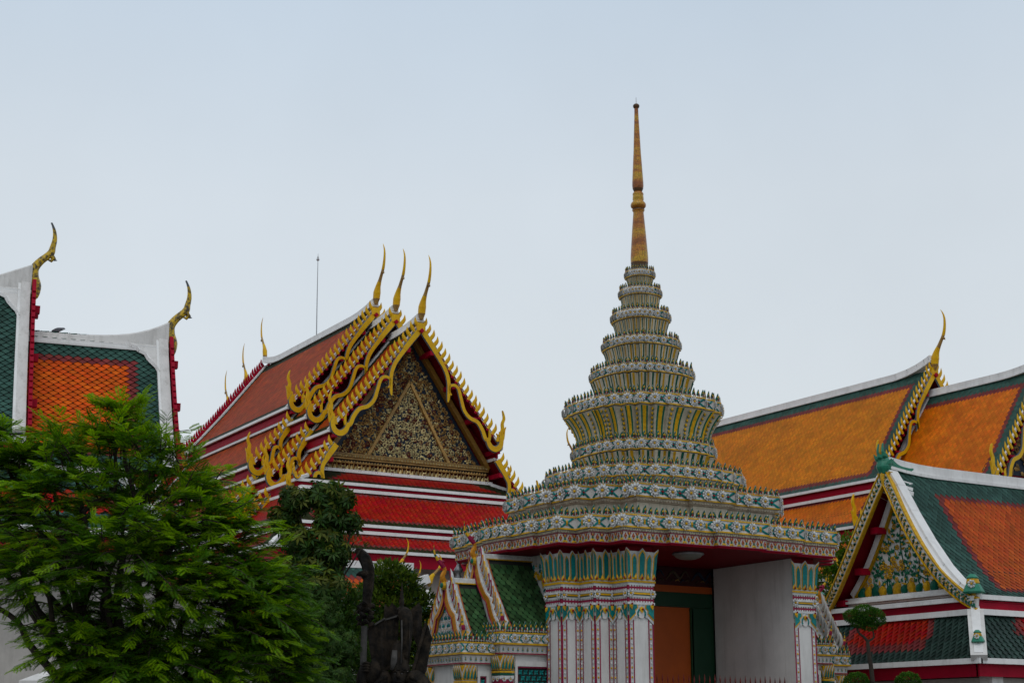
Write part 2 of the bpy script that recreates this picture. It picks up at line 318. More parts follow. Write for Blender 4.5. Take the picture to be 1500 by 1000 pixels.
# ------------------------------------------------------------------ the crowned gate
gate = thing('temple_gate', 'crowned white gate with porcelain flower tiers and a tall gold spire', 'gate', (18, 24, 0))
PIER = [(-1.6, -2.3), (-2.11, -2.3), (-2.11, -1.85), (-2.49, -1.85), (-2.49, -1.4), (-2.87, -1.4), (-2.87, -.95), (-2.6, -.95)][::-1]
Z0, ZS = 0.0, 4.80
def pier(sx, sy):
    """corner pier; path runs counter-clockwise so the outward normal is on its right"""
    path = [(x*-sx if sx > 0 else x, y*-sy if sy > 0 else y) for x, y in PIER]
    if (sx > 0) != (sy > 0): path = path[::-1]
    P = np.array(path)
    core = [(-sx*0+sx*1.6, sy*.95)]
    b = MB()
    rings(b, [(P, Z0), (P, ZS)], CLEAN, closed=False)
    bk = [P[0], P[-1]]
    root = b.build('corner_pier', gate)
    st = MB(); cp = MB(); co = MB()
    for i in range(len(P)-1):
        a = P[i]; e = P[i+1]; L = np.hypot(*(e-a)); t2 = (e-a)/L; t = np.array((t2[0], t2[1], 0)); nn = np.array((t2[1], -t2[0], 0))
        if L < .3: continue
        A = np.array((a[0], a[1], 0))
        def turn(j):
            if j <= 0 or j >= len(P)-1: return 1.0
            p_, q_ = P[j]-P[j-1], P[j+1]-P[j]; return 1.0 if p_[0]*q_[1]-p_[1]*q_[0] > 0 else -1.0
        ca, cb_ = turn(i), turn(i+1)
        def rect(mb, s0, s1, z0, z1, out, m, out2=None):
            o2 = out if out2 is None else out2; k0 = ca if s0 <= 1e-6 else 0; k1 = cb_ if s1 >= L-1e-6 else 0
            mb.quad(A+t*(s0-k0*out)+UP*z0+nn*out, A+t*(s1+k1*out)+UP*z0+nn*out, A+t*(s1+k1*o2)+UP*z1+nn*o2, A+t*(s0-k0*o2)+UP*z1+nn*o2, m)
        rect(st, 0, L, 4.66, 4.80, .012, REDD)  # dark red band paints the soffit's shade onto the pier top
        # vertical ceramic stripes at both edges of every face
        for s0 in (0.0, L-.105):
            fl = s0 > 0
            rect(st, s0, s0+.105, 0, 3.62, .006, PORC)
            rect(st, s0+(.083 if not fl else 0), s0+(.105 if not fl else .022), 0, 3.62, .010, PINK)
            rect(st, s0+(0 if not fl else .085), s0+(.02 if not fl else .105), 0, 3.62, .010, PINK)
            for k in range(26):
                z = 1.55+k*.08
                st.put(T_([dome(.021, .012, 0, 6, YEL if k % 2 else PORC)]), A+t*(s0+.052)+UP*z+nn*.008, t, UP, nn, 1.0)
        # collar: teal shields hanging at the corners with white scroll between them
        zt, zb = 3.80, 3.47; w = L
        rect(co, 0, L, zt-.11, zt, .018, TEAL)
        for s, d in ((0, 1), (L, -1)):
            hw = w*.40
            poly = [(s, zt), (s+d*hw, zt), (s+d*hw*1.08, zt-.07), (s+d*hw*.74, zt-.13), (s+d*hw*.80, zt-.19), (s, zb)]
            for (sc, out, m) in ((1.0, .022, PORC), (.84, .030, YEL), (.74, .036, TEAL)):
                q = [A+t*(s+(p[0]-s)*sc)+UP*(zt+(p[1]-zt)*(sc if sc < 1 else 1))+nn*out for p in poly]
                if d < 0: q = q[::-1]
                co.add(q, [tuple(range(len(q)))], m)
            co.put(T_([leafpoly(.08, -.10, 0, .03, YEL, 0), dome(.02, .02, .02, 6, RUBY)]), A+t*(s+d*.035)+UP*(zt+.01)+nn*.04, t, UP, nn, 1.0)
        # horse-shoe arch in the middle
        rect(co, L*.25, L*.75, zt-.075, zt, .020, TEAL)
        for r, r2, m, oo in ((.145, .095, PORC, .026), (.095, .062, TEAL, .030)):
            n = 14; ctr = A+t*(L/2)+UP*(zt-.15); kx = min(1.0, L*.36/.145)
            for k in range(n):
                a0, a1 = [math.radians(-35+250*(k+d_)/n) for d_ in (0, 1)]
                co.add([ctr+(t*r_*math.cos(a_)*kx+UP*r_*math.sin(a_))+nn*oo for r_, a_ in ((r2, a0), (r, a0), (r, a1), (r2, a1))], [(0, 1, 2, 3)], m)
        co.add([A+t*(L/2)+UP*(zt-.15)+t*.075*math.cos(k*.6283)*min(1, L*.36/.145)+UP*.085*math.sin(k*.6283)+nn*.024 for k in range(10)], [tuple(range(10))], CLEAN)
        co.put(T_([leafpoly(.10, -.12, 0, .03, YEL, .05), dome(.022, .02, .03, 6, RUBY)]), A+t*(L/2)+UP*(zt-.08)+nn*.036, t, UP, nn, 1.0)
        # tooth rows, crimson bands, flower rope
        for z0, z1, m, ou in ((3.80, 3.84, PORC, .03), (3.84, 3.92, PINK, .02), (3.92, 3.955, PORC, .03), (3.955, 4.01, TEAL, .016), (4.01, 4.045, PORC, .03), (4.045, 4.125, PINK, .02), (4.125, 4.17, PORC, .03), (4.17, 4.205, YEL, .045)):
            rect(co, -.0, L, z0, z1, ou, m)
        for z, dn in ((3.84, 0), (3.92, 1), (4.045, 0), (4.125, 1)):
            k = max(3, int(L/.055))
            for j in range(k):
                sc = L/k*.36; c = A+t*((j+.5)*L/k)+UP*z+nn*.026; d = 1 if dn == 0 else -1
                co.add([c-t*sc-UP*.012*d, c+t*sc-UP*.012*d, c+t*sc*.8+UP*.022*d, c-t*sc*.8+UP*.022*d] if d > 0 else [c+t*sc-UP*.012*d, c-t*sc-UP*.012*d, c-t*sc*.8+UP*.022*d, c+t*sc*.8+UP*.022*d], [(0, 1, 2, 3)], PORC)
        co.bar(A+t*.01+UP*3.985+nn*.035, A+t*(L-.01)+UP*3.985+nn*.035, .03, .03, YEL)
        for s in ((0.02, L-.02) if L < .5 else (0.02, L-.02)):
            co.put(FLOWERS, A+t*s+UP*3.985+nn*.035, t, UP, nn, .13)
        # lotus petal capital, flaring outwards
        zc, zh = 4.205, .55
        k = max(3, int(round(L/.125))); wd = L/k
        rect(cp, 0, L, zc, zc+zh*.9, .02, PORC, .06)
        for j in range(k+1):
            big = (j % 2 == 0)
            ww = wd*(1.16 if big else .90); hh = zh*(1.0 if big else .86); oz = .004 if big else 0
            c = A+t*(j*wd)+UP*zc
            if j == 0: lo, hi = 0.0, .5
            elif j == k: lo, hi = -.5, 0.0
            else: lo, hi = -.5, .5
            for f, m, oo, y0 in ((1.0, PORC, .034, 0), (.84, YEL, .042, .02), (.62, TEAL, .050, .05)):
                h2 = hh*(1-(1-f)*.28); pts = [(lo*f, y0), (hi*f, y0), (hi*f, h2*.80)]
                if lo < 0 < hi or True: pts += [(hi*f*.72, h2*.89), (0, h2), (lo*f*.72, h2*.89)]
                pts += [(lo*f, h2*.80)]
                q = []
                for x, y in pts:
                    o_ = .034+.055*(y/zh)**2; s_ = j*wd+x*ww; p = A+t*(-ca*o_+s_*(L+(ca+cb_)*o_)/L)+UP*(zc+y)+nn*(oo+oz+.055*(y/zh)**2)
                    if not q or np.linalg.norm(q[-1]-p) > 1e-5: q.append(p)
                cp.add(q, [tuple(range(len(q)))], m)
            cp.put(T_([leafpoly(.9, 1.0, .0, .3, YEL, 0), leafpoly(.5, .5, .2, .3, RUBY if big else YEL, .1)]), c+nn*.055+UP*.005, t, UP, nn, (ww*.6, .12, .08))
    st.build('ceramic_stripe', root); co.build('ceramic_collar', root); cp.build('lotus_capital', root)
for sx in (-1, 1):
    for sy in (-1, 1): pier(sx, sy)

# body walls, jambs, ceiling
for sx in (-1, 1):
    b = MB()
    for sy in (-1, 1):
        b.quad((sx*1.6, sy*2.3, 0), (sx*1.6, sy*.05, 0), (sx*1.6, sy*.05, 4.79), (sx*1.6, sy*2.3, 4.79), CLEAN)
    b.quad((sx*2.6, -.95, 0), (sx*2.6, .95, 0), (sx*2.6, .95, 4.79), (sx*2.6, -.95, 4.79), CLEAN); b.build('side_wall', gate)
c = MB()
Q10 = [(.55, -2.84), (.55, -2.72), (1.5, -2.72), (1.5, -2.6), (2.41, -2.6), (2.41, -2.17), (2.79, -2.17), (2.79, -1.75), (3.17, -1.75), (3.17, -1.1), (3.27, -1.1), (3.27, -.4), (3.37, -.4)]
P10 = mirror_plan(Q10)
Pi = offset(P10, -.03)
c.add([(x, y, 4.80) for x, y in Pi], [tuple(range(len(Pi)))[::-1]], REDD)
rings(c, [(offset(P10, -.03), 4.80), (offset(P10, -.005), 4.85)], REDB)
c.build('soffit', gate)
# painted panel, lintel, door frame, doors at the back of the porch
d = MB()
d.box((0, .08, 4.62), (3.24, .06, .35), mat('dark red mural ground', (.05, .004, .006), .5, .4, 5))
PB = mat('dull blue mural paint', (.008, .02, .045), .6, .4, 9); PW = mat('dull pale mural paint', (.08, .055, .03), .6, .4, 9)
for k in range(5):
    x0 = -1.35+k*.62
    pts = catmull([(x0+.0, .045, 4.55), (x0+.16, .04, 4.70), (x0+.32, .04, 4.58), (x0+.46, .04, 4.72), (x0+.58, .045, 4.60)], 6)
    tube(d, pts, np.interp(np.linspace(0, 1, len(pts)), [0, .3, 1], [.012, .035, .008]), [PB, PW][k % 2], 6)
    for j in range(4):
        tube(d, [(x0+.1+.12*j, .04, 4.50+.03*(j % 2)), (x0+.16+.12*j, .035, 4.56), (x0+.2+.12*j, .04, 4.52)], [.008, .014, .004], [PW, GOLDD, PB, PW][j], 5)
d.build('mural_panel', gate)
d = MB(); d.box((0, .07, 4.375), (3.24, .08, .13), DOOR); d.build('lintel', gate)
d = MB()
d.box((0, .07, 4.17), (3.24, .10, .27), DGRN)
for s in (-1, 1):
    d.box((s*1.36, .07, 2.0), (.54, .10, 4.06), DGRN); d.box((s*1.10, .045, 2.0), (.05, .05, 4.04), mat('green bead', (.015, .07, .03), .4))
fr = d.build('door_frame', gate)
for s in (-1, 1):
    d = MB(); d.box((s*.55, .10, 2.0), (1.08, .05, 4.06), DOOR)
    for z in (.6, 1.7, 2.9): d.box((s*.55, .07, z), (.8, .02, .8), DOOR)
    d.build('door', gate)
# garland ornaments on the side walls
for sx in (-1, 1):
    gl = MB(); nn = np.array((sx*1.0, 0, 0)); t = np.array((0, -1.0*(-1 if sx > 0 else 1), 0)); 
    for k, y in enumerate(np.linspace(-.85, .85, 9)):
        p = np.array((sx*2.605, y, 4.62))
        for j in range(4 if k % 2 else 2):
            gl.put(FLOWERS, p-UP*(.02+.13*j), t, UP, nn, .12)
        if k % 2 == 0:
            gl.put(T_([leafpoly(1, -1.4, 0, .2, YEL, 0)]), p-UP*.22, t, UP, nn, .16)
        else:
            gl.put(T_([leafpoly(1, -1.6, 0, .2, YEL, 0)]), p-UP*.50, t, UP, nn, .17)
            gl.put(T_([leafpoly(.5, .8, 0, .2, TEAL, 0)]), p-UP*.5, t, UP, nn, .14)
        if k < 8:
            q = p.copy(); q[1] = y+1.7/16
            tube(gl, catmull([p-UP*.12, q-UP*.26+nn*.02, p+np.array((0, 1.7/8, 0))-UP*.12], 5), .03, YEL, 6)
            for dz in (0, .08): gl.put(T_([leafpoly(.9, .9, 0, .2, TEAL, 0)]), q-UP*(.16-dz), t, UP, nn, .11)
            if k % 2: gl.put(KNOT, q-UP*.40, t, UP, nn, .2)
    gl.build('flower_garland', gate)

# --- cornice and crown tiers
def flower_band(mb, P, z0, z1, knot, sp=None, size=1.0):
    h = z1-z0; zc = (z0+z1)/2; D = h*1.24*size; sp = sp or h*1.75
    n = len(P)
    for i in range(n):
        a = P[i]; e = P[(i+1) % n]; L = np.hypot(*(e-a)); t2 = (e-a)/L; t = np.array((t2[0], t2[1], 0)); nn = np.array((t2[1], -t2[0], 0)); A = np.array((a[0], a[1], zc))
        pv = P[i]-P[i-1]; cr_ = pv[0]*t2[1]-pv[1]*t2[0]
        if cr_ > 0 or L > 1.4*sp:            # a flower on each convex corner
            dg = nrm(np.array((pv[1], -pv[0], 0))/np.hypot(*pv)+nn); mb.put(FLOWER if D > .1 else FLOWERS, A+dg*.0, np.cross(UP, dg), UP, dg, D)
        if L > sp*1.25:
            k = max(2, int(round(L/sp)))
            for j in range(1, k): mb.put(FLOWER if D > .1 else FLOWERS, A+t*L*j/k+nn*.005, t, UP, nn, D*random.uniform(.92, 1.05))
            for j in range(k): mb.put(knot, A+t*L*(j+.5)/k+nn*.006, t, UP, nn, (L/k*.95, h*1.0, h))
        elif L > sp*.5:
            mb.put(knot, A+t*L*.5+nn*.006, t, UP, nn, (L*.7, h, h))
def cresting(mb, P, z, h, sp, lean=.16, tpl=LEAF):
    h *= 1.18
    for p, t, nn, w in along(P, z, sp):
        ax = nrm(UP+nn*lean*random.uniform(.7, 1.3)+t*random.uniform(-.06, .06)); s = random.uniform(.88, 1.08)
        mb.put(tpl, p, t, ax, np.cross(t, ax), (w*.98, h*s, h*.8))
        q = p+t*w*.5
        mb.put(SLEAF, q-nn*.012, t, ax, np.cross(t, ax), (w*.7, h*.62, h*.5))
def tier(name, P, z0, z1, lh, sp, fsp, knot, under=.06, size=1.0):
    b = MB(); e = min(.03, (z1-z0)*.16)
    rings(b, [(offset(P, -under-.02), z0-e*3.0), (offset(P, -under), z0-e*2.2), (offset(P, -.025), z0-e*1.4), (offset(P, -.025), z0-e*.7), (offset(P, .018), z0-e*.6), (offset(P, .018), z0+e*.3), (P, z0+e*.35), (P, z1-e*.2), (offset(P, .016), z1-e*.15), (offset(P, .016), z1+e*.6), (offset(P, -.02), z1+e*.7), (offset(P, -.22*max(.3, abs(P[:, 0]).max()/3)), z1+e*.8)],
          [STAIN, STAIN, STAIN, STAIN, YEL, STAIN, WHITE, STAIN, YEL, STAIN, STAIN])
    for p, t, nn, w in along(offset(P, -under+.015), z0-e*1.9, e*2.2 if e > .02 else e*3.2): b.put(BEAD, p, t, UP, nn, (w*.8, e*1.1, e*.7))
    o = b.build(name, gate)
    f = MB(); flower_band(f, P, z0+e*.3, z1-e*.2, knot, fsp, size); f.build('flower_band', o)
    c = MB(); cresting(c, offset(P, .0), z1+e*.6, lh, sp); c.build('leaf_cresting', o)
    return o
# main cornice with its tile frieze
b = MB(); P = offset(P10, -.0)
rings(b, [(offset(P, -.02), 4.83), (offset(P, -.0), 4.835), (offset(P, -.0), 4.99)], [STAIN, STAIN])
rings(b, [(offset(P, .012), 4.99), (offset(P, .012), 5.002), (offset(P, -.005), 5.004), (offset(P, .03), 5.02)], [PINK, PINK, STAIN])
rings(b, [(offset(P, .008), 4.828), (offset(P, .008), 4.842)], PINK)
fz = b.build('tile_frieze', gate)
b = MB()
for k, (p, t, nn, w) in enumerate(along(P, 4.915, .085)):
    b.put(DIAM if k % 2 == 0 else TULIP, p+nn*.002, t, UP, nn, (w*1.18, .14, .10))
for p, t, nn, w in along(offset(P, .01), 5.03, .045): b.box(p, (w*.6 if abs(t[0]) > .5 else .02, w*.6 if abs(t[1]) > .5 else .02, .035), STAIN)
b.build('frieze_tile', fz)
tier('cornice', offset(P10, .03), 5.075, 5.27, .145, .135, .34, KNOTY, .03)
# plain stained parapet above the cornice
Q9 = [(.5, -2.08), (.5, -1.97), (1.66, -1.97), (1.66, -1.5), (2.04, -1.5), (2.04, -1.15), (2.40, -1.15), (2.40, -.38), (2.5, -.38)]
P9 = mirror_plan(Q9)
b = MB(); rings(b, [(offset(P9, -.10), 5.2), (offset(P9, -.10), 5.66)], STAIN); b.build('parapet', gate)
tier('crown_tier', P9, 5.74, 5.95, .14, .125, .34, KNOT, .05)
def roundplan(r, ry=None):
    ry = ry or r
    q = [(.30, 1.0), (.30, .955), (.50, .955), (.50, .87), (.68, .87), (.68, .74), (.80, .74), (.80, .60), (.91, .60), (.91, .42), (.975, .42), (.975, .24), (1.0, .24)]
    return mirror_plan([(x*r, -y*ry) for x, y in q])
P8 = roundplan(1.80, 1.64)
b = MB(); rings(b, [(offset(P8, -.10), 5.9), (offset(P8, -.08), 6.2)], STAIN); b.build('drum', gate)
tier('crown_tier', P8, 6.23, 6.41, .13, .12, .30, KNOT, .05)
def neck(P0, r0, r1, z0, z1, big=False):
    """concave, striped neck between two tiers; r0, r1 scale the unit plan"""
    U = roundplan(1.0); Pp = []; 
    # resample the plan so that every small facet carries its own stripe
    for i in range(len(U)):
        a = U[i]; e = U[(i+1) % len(U)]; L = np.hypot(*(e-a)); k = max(1, int(round(L/(.032 if big else .05))))
        for j in range(k): Pp.append(a+(e-a)*j/k)
    Pp = np.array(Pp); L = []
    for q in np.linspace(0, 1, 7):
        r = r0+(r1-r0)*(q**2.2); L.append((Pp*r, z0+(z1-z0)*q))
    pat = [GRN, YEL, YEL, GRN, STAIN, STAIN, STAIN, STAIN, STAIN, STAIN] if big else [GRN, STAIN, YEL, STAIN, GRN, STAIN, YEL, STAIN, STAIN]
    n = len(Pp); V = [(x, y, z) for p, z in L for x, y in p]; F = []; M = []
    for i in range(len(L)-1):
        for k in range(n): F.append((i*n+k, i*n+(k+1) % n, (i+1)*n+(k+1) % n, (i+1)*n+k)); M.append(pat[k % len(pat)])
    b = MB(); b.add(V, F, M)
    if big:
        for k in range(0, n, 10):
            j = (k+7) % n
            for q in np.linspace(.15, .92, 7):
                r = r0+(r1-r0)*(q**2.2); a = Pp[j]*r; e = Pp[(j+1) % n]*r; t = nrm((*(e-a), 0)); nn = np.array((t[1], -t[0], 0))
                b.put(T_([leafpoly(1, 1, 0, .2, GRN, -.5), dome(.4, .3, .1, 6, YEL)]), np.array((*(a+e)/2, z0+(z1-z0)*q))+nn*.01, t, UP, nn, (.07, .085, .06))
    b.build('crown_neck', gate)
TIERS = [(1.34, 6.80, 6.97, .13, .105, .25), (1.49, 7.63, 7.81, .14, .11, .25), (.98, 8.36, 8.50, .125, .09, .19), (.74, 8.975, 9.11, .115, .085, .17), (.55, 9.545, 9.69, .11, .08, .16), (.395, 10.06, 10.185, .10, .07, .13), (.275, 10.465, 10.575, .09, .06, .11)]
NK = [(1.27, 1.27, 6.40, 6.75, 0), (1.17, 1.40, 6.97, 7.58, 1), (.89, .92, 7.8, 8.32, 0), (.62, .69, 8.49, 8.94, 0), (.45, .51, 9.1, 9.51, 0), (.33, .36, 9.68, 10.03, 0), (.215, .25, 10.18, 10.44, 0)]
NK[0] = (1.20, 1.27, 6.40, 6.76, 0); NK[2] = (.84, .93, 7.8, 8.32, 0)
for (r, z0, z1, lh, sp, fsp), (a, bb, c0, c1, big) in zip(TIERS, NK):
    neck(None, a, bb, c0, c1, big)
    tier('crown_tier', roundplan(r*.935), z0, z1, lh, sp, fsp, KNOT, .05 if r > .5 else .03, .95)
# spire
def spire_mat():
    m = bpy.data.materials.new('gold mosaic'); m.use_nodes = True; n = m.node_tree.nodes; l = m.node_tree.links; b = n['Principled BSDF']
    t = n.new('ShaderNodeTexCoord'); mp = n.new('ShaderNodeMapping'); mp.inputs['Scale'].default_value = (.6, .6, 2.6); l.new(t.outputs['Object'], mp.inputs[0])
    no = n.new('ShaderNodeTexNoise'); no.inputs['Scale'].default_value = 1.6; no.inputs['Detail'].default_value = 4; l.new(mp.outputs[0], no.inputs['Vector'])
    rm = n.new('ShaderNodeValToRGB'); rm.color_ramp.elements[0].position = .38; rm.color_ramp.elements[0].color = (.36, .095, .008, 1); rm.color_ramp.elements[1].position = .60; rm.color_ramp.elements[1].color = (.74, .42, .008, 1)
    e = rm.color_ramp.elements.new(.49); e.color = (.60, .21, .008, 1)
    l.new(no.outputs['Fac'], rm.inputs[0])
    vo = n.new('ShaderNodeTexVoronoi'); vo.inputs['Scale'].default_value = 42; l.new(t.outputs['Object'], vo.inputs['Vector'])
    mr = n.new('ShaderNodeMapRange'); mr.inputs[1].default_value = .0; mr.inputs[2].default_value = .7; mr.inputs[3].default_value = 1.15; mr.inputs[4].default_value = .45; l.new(vo.outputs['Distance'], mr.inputs[0])
    cb = n.new('ShaderNodeCombineColor'); [l.new(mr.outputs[0], cb.inputs[i]) for i in range(3)]
    mx = n.new('ShaderNodeMix'); mx.data_type = 'RGBA'; mx.blend_type = 'MULTIPLY'; mx.inputs[0].default_value = 1; l.new(rm.outputs[0], mx.inputs[6]); l.new(cb.outputs[0], mx.inputs[7])
    l.new(mx.outputs[2], b.inputs['Base Color']); b.inputs['Roughness'].default_value = .35
    bu = n.new('ShaderNodeBump'); bu.inputs['Strength'].default_value = .4; bu.inputs['Distance'].default_value = .01; l.new(vo.outputs['Distance'], bu.inputs['Height']); l.new(bu.outputs[0], b.inputs['Normal'])
    return m
SPM = spire_mat(); SPD = mat('dark old mosaic', (.10, .045, .012), .5, .5, 20)
s = MB(); px = .01335
lo = [(10.0, 10.50), (12.0, 10.66), (13.0, 10.78), (13.2, 10.88), (12.6, 11.02), (11.6, 11.2), (10.4, 11.42), (9.2, 11.62), (8.1, 11.80), (7.8, 11.85), (8.6, 11.87), (9.4, 11.89), (9.2, 11.91), (8.0, 11.925)]
lathe(s, [(r*px, z) for r, z in lo], (0, 0), [SPD, SPD]+[SPM]*(len(lo)-5)+[SPD]*2, 28); s.build('spire_base', gate, True)
s = MB()
rg = [(7.9, 11.92), (9.5, 11.94), (11.2, 11.965), (11.7, 12.0), (11.2, 12.03), (9.5, 12.06), (8.0, 12.085), (7.8, 12.1), (8.4, 12.12), (8.2, 12.18), (7.7, 12.2), (8.3, 12.22), (8.2, 12.245), (7, 12.27), (5.8, 12.285)]
lathe(s, [(r*px, z) for r, z in rg], (0, 0), SPM, 28); s.build('spire_ring', gate, True)
s = MB()
hi = [(5.8, 12.28), (6.6, 12.305), (8.0, 12.35), (8.6, 12.41), (8.5, 12.48), (7.9, 12.62), (6.9, 12.86), (5.7, 13.12), (4.7, 13.45), (3.8, 13.75), (3.2, 13.96), (3.0, 14.09), (3.1, 14.10)]
lathe(s, [(r*px, z) for r, z in hi], (0, 0), [SPD]*2+[SPM]*(len(hi)-3), 24); s.build('spire_shaft', gate, True)
s = MB(); lathe(s, [(r*px, z) for r, z in [(3.0, 14.09), (4.4, 14.11), (5.0, 14.135), (4.9, 14.16), (3.6, 14.18), (1.2, 14.195), (.35, 14.20), (.25, 14.33), (.05, 14.34)]], (0, 0), SPD, 16); s.build('spire_knob', gate, True)

# ceiling lamp in the porch and the iron fence across it
lamp = thing('ceiling_lamp', 'round dish lamp under the dark red porch ceiling of the gate', 'lamp', (17.49, 22.06, 4.80))
s = MB(); lathe(s, [(.0, 0), (.27, 0), (.29, -.03), (.26, -.05)], (0, 0), METAL, 24); s.build('rim', lamp, True)
s = MB(); lathe(s, [(.255, -.045), (.22, -.085), (.14, -.115), (0, -.125)], (0, 0), mat('frosted lamp glass', (.20, .19, .16), .5, .15), 24); s.build('shade', lamp, True)
fence = thing('iron_fence', 'red iron fence of spear topped bars across the gate porch', 'fence', (18, 24-2.1, 0))
s = MB()
for z in (.25, 1.5, 2.3): s.box((0, 0, z), (3.16, .035, .05), IRON)
s.build('rail', fence)
xs = np.linspace(-1.5, 1.5, 27)
for x in xs:
    s = MB()
    h = 2.62+.04*random.random(); lathe(s, [(.008, 0), (.008, h-.10), (.012, h-.09), (.014, h-.06), (.001, h+.03)], (x, 0), IRON, 6); s.build('spear_bar', fence)

# ------------------------------------------------------------------ gabled wall wings either side of the gate
def small_chofa(mb, p, fy, h, mats=None, fat=.62):
    """naga crest on a ridge end; fy = direction it leans in (local y)"""
    pts = catmull([(0, 0, -.10), (0, fy*.10, .08), (0, fy*.02, .30), (0, fy*.20, .52), (0, fy*.36, .72), (0, fy*.40, 1.0)], 4)*h+np.array(p)
    rad = np.interp(np.linspace(0, 1, len(pts)), [0, .15, .4, .55, .7, 1], [.15, .15, .10, .13, .08, .008])*h*fat
    k = len(pts)-1; cols = [AMBER if i < k*.42 else (PINK if i < k*.62 else (YEL if i % 3 else GRN)) for i in range(k)]
    tube(mb, pts, rad, cols, 6, .7, (1, 0, 0))
    mb.add(np.array(T_([dome(.07, .05, 0, 6, PINK)])[0])*h+np.array(p)+np.array((0, fy*.10, .52))*h, T_([dome(.09, .07, 0, 6, PINK)])[1], PINK)
def wing(rz, xoff, label):
    w = thing('gabled_wing', label, 'wall wing', (18+xoff, 24, 0), rz, 'small gabled wings beside the gate')
    # (y front, y back, half width, cornice base z)
    secs = [(-1.85, -1.20, .72, 2.82), (-1.24, -.02, .95, 2.99)]
    for yi, (yf, yb, hw, zc) in enumerate(secs):
        P = np.array([(-hw, yb), (-hw, yf), (hw, yf), (hw, yb)]); B_ = offset(P, -.10, False)
        b = MB(); rings(b, [(B_, 0), (B_, zc)], CLEAN, closed=False); body = b.build('wing_wall', w)
        b = MB()
        rings(b, [(offset(P, -.06, 0), zc-.01), (offset(P, -.03, 0), zc), (offset(P, -.03, 0), zc+.02), (offset(P, -.045, 0), zc+.025), (offset(P, -.035, 0), zc+.14), (offset(P, .0, 0), zc+.15), (offset(P, .02, 0), zc+.155), (offset(P, .02, 0), zc+.185), (P, zc+.19), (P, zc+.335), (offset(P, .014, 0), zc+.34), (offset(P, .014, 0), zc+.365), (offset(P, -.3, 0), zc+.37)],
              [STAIN, PINK, STAIN, WHITE, STAIN, PINK, YEL, STAIN, WHITE, STAIN, YEL, STAIN], closed=False)
        co = b.build('wing_cornice', w)
        f = MB()
        for p, t, nn, ww in along(offset(P, -.038, 0), zc+.085, .10, False): f.put(DROP, p+nn*.004, t, UP, nn, (ww, .115, .1))
        f.build('drop_band', co); f = MB()
        for k, (p, t, nn, ww) in enumerate(along(P, zc+.265, .115, False)): f.put(FLOWER if k % 2 == 0 else KNOTY, p+nn*.004, t, UP, nn, .155 if k % 2 == 0 else (.15, .14, .12))
        f.build('flower_band', co)
        c = MB()
        for p, t, nn, ww in along(P, zc+.37, .115, False):
            c.put(LEAF, p, t, nrm(UP+.12*nn), nn, (ww*1.05, .19, .12)); c.put(SLEAF, p+t*ww*.5, t, UP, nn, (ww*.8, .13, .1))
        c.build('leaf_cresting', co)
        # corner pilasters with petal capitals
        for sx in (-1, 1):
            pl = MB(); cx_ = sx*(hw-.16); cy_ = yf+.16
            pl.box((cx_, cy_, 1.3), (.24, .24, 2.6), CLEAN)
            for z, h, o_, m in ((2.30, .05, .27, YEL), (2.36, .06, .26, PINK), (2.43, .05, .27, PORC), (2.48, .03, .28, GRN), (2.52, .03, .29, YEL)): pl.box((cx_, cy_, z+zc-2.82), (o_, o_, h), m)
            sq = np.array([(cx_-.13, cy_-.13), (cx_+.13, cy_-.13), (cx_+.13, cy_+.13), (cx_-.13, cy_+.13)])
            for p, t, nn, ww in along(sq, zc-.27, .065):
                pl.put(T_([leafpoly(1.0, 1.0, 0, .1, PORC), leafpoly(.7, .86, .12, .1, YEL), leafpoly(.4, .7, .24, .1, TEAL)]), p, t, nrm(UP+nn*.18), nn, (ww*1.7, .27, .1))
            pl.box((cx_, cy_, zc-.15), (.27, .27, .24), YEL)
            for p, t, nn, ww in along(sq, zc-.42, .13): pl.put(FLOWERS, p+nn*.01, t, UP, nn, .09)
            pl.build('pilaster', w)
        # grille windows on the long sides
        for sx in (-1, 1):
            y0, y1 = yf+.34, yb-.08; xx = sx*(hw-.10)
            n = np.array((sx, 0, 0.)); 
            fm = MB()
            for (a0, a1, z0, z1) in ((y0, y1, zc-.20, zc-.12), (y0, y0+.05, 1.4, zc-.20), (y1-.05, y1, 1.4, zc-.20)): fm.box((xx+sx*.02, (a0+a1)/2, (z0+z1)/2), (.06, a1-a0, z1-z0), CLEAN)
            for (a0, a1, z0, z1) in ((y0+.06, y1-.06, zc-.225, zc-.205), (y0+.055, y0+.07, 1.4, zc-.22), (y1-.07, y1-.055, 1.4, zc-.22)): fm.box((xx+sx*.015, (a0+a1)/2, (z0+z1)/2), (.04, a1-a0, z1-z0), PINK)
            wf = fm.build('window_frame', w)
            gm = MB(); gm.box((xx+sx*.003, (y0+y1)/2, (1.4+zc-.22)/2), (.006, y1-y0-.1, zc-.22-1.4), GAPD)
            for iz in range(8):
                for iy in range(max(2, int((y1-y0-.12)/.11))):
                    p = np.array((xx+sx*.012, y0+.12+iy*.11+(.055 if iz % 2 else 0), zc-.30-iz*.10)); t = np.array((0, float(sx), 0))
                    if p[1] > y1-.10: continue
                    for ang in range(4):
                        c2, s2 = math.cos(ang*math.pi/2+.78), math.sin(ang*math.pi/2+.78)
                        gm.put(T_([leafpoly(.5, .62, 0, .2, TEAL)]), p, t*c2+UP*s2, -t*s2+UP*c2, n, .10)
            gm.build('window_grille', wf)
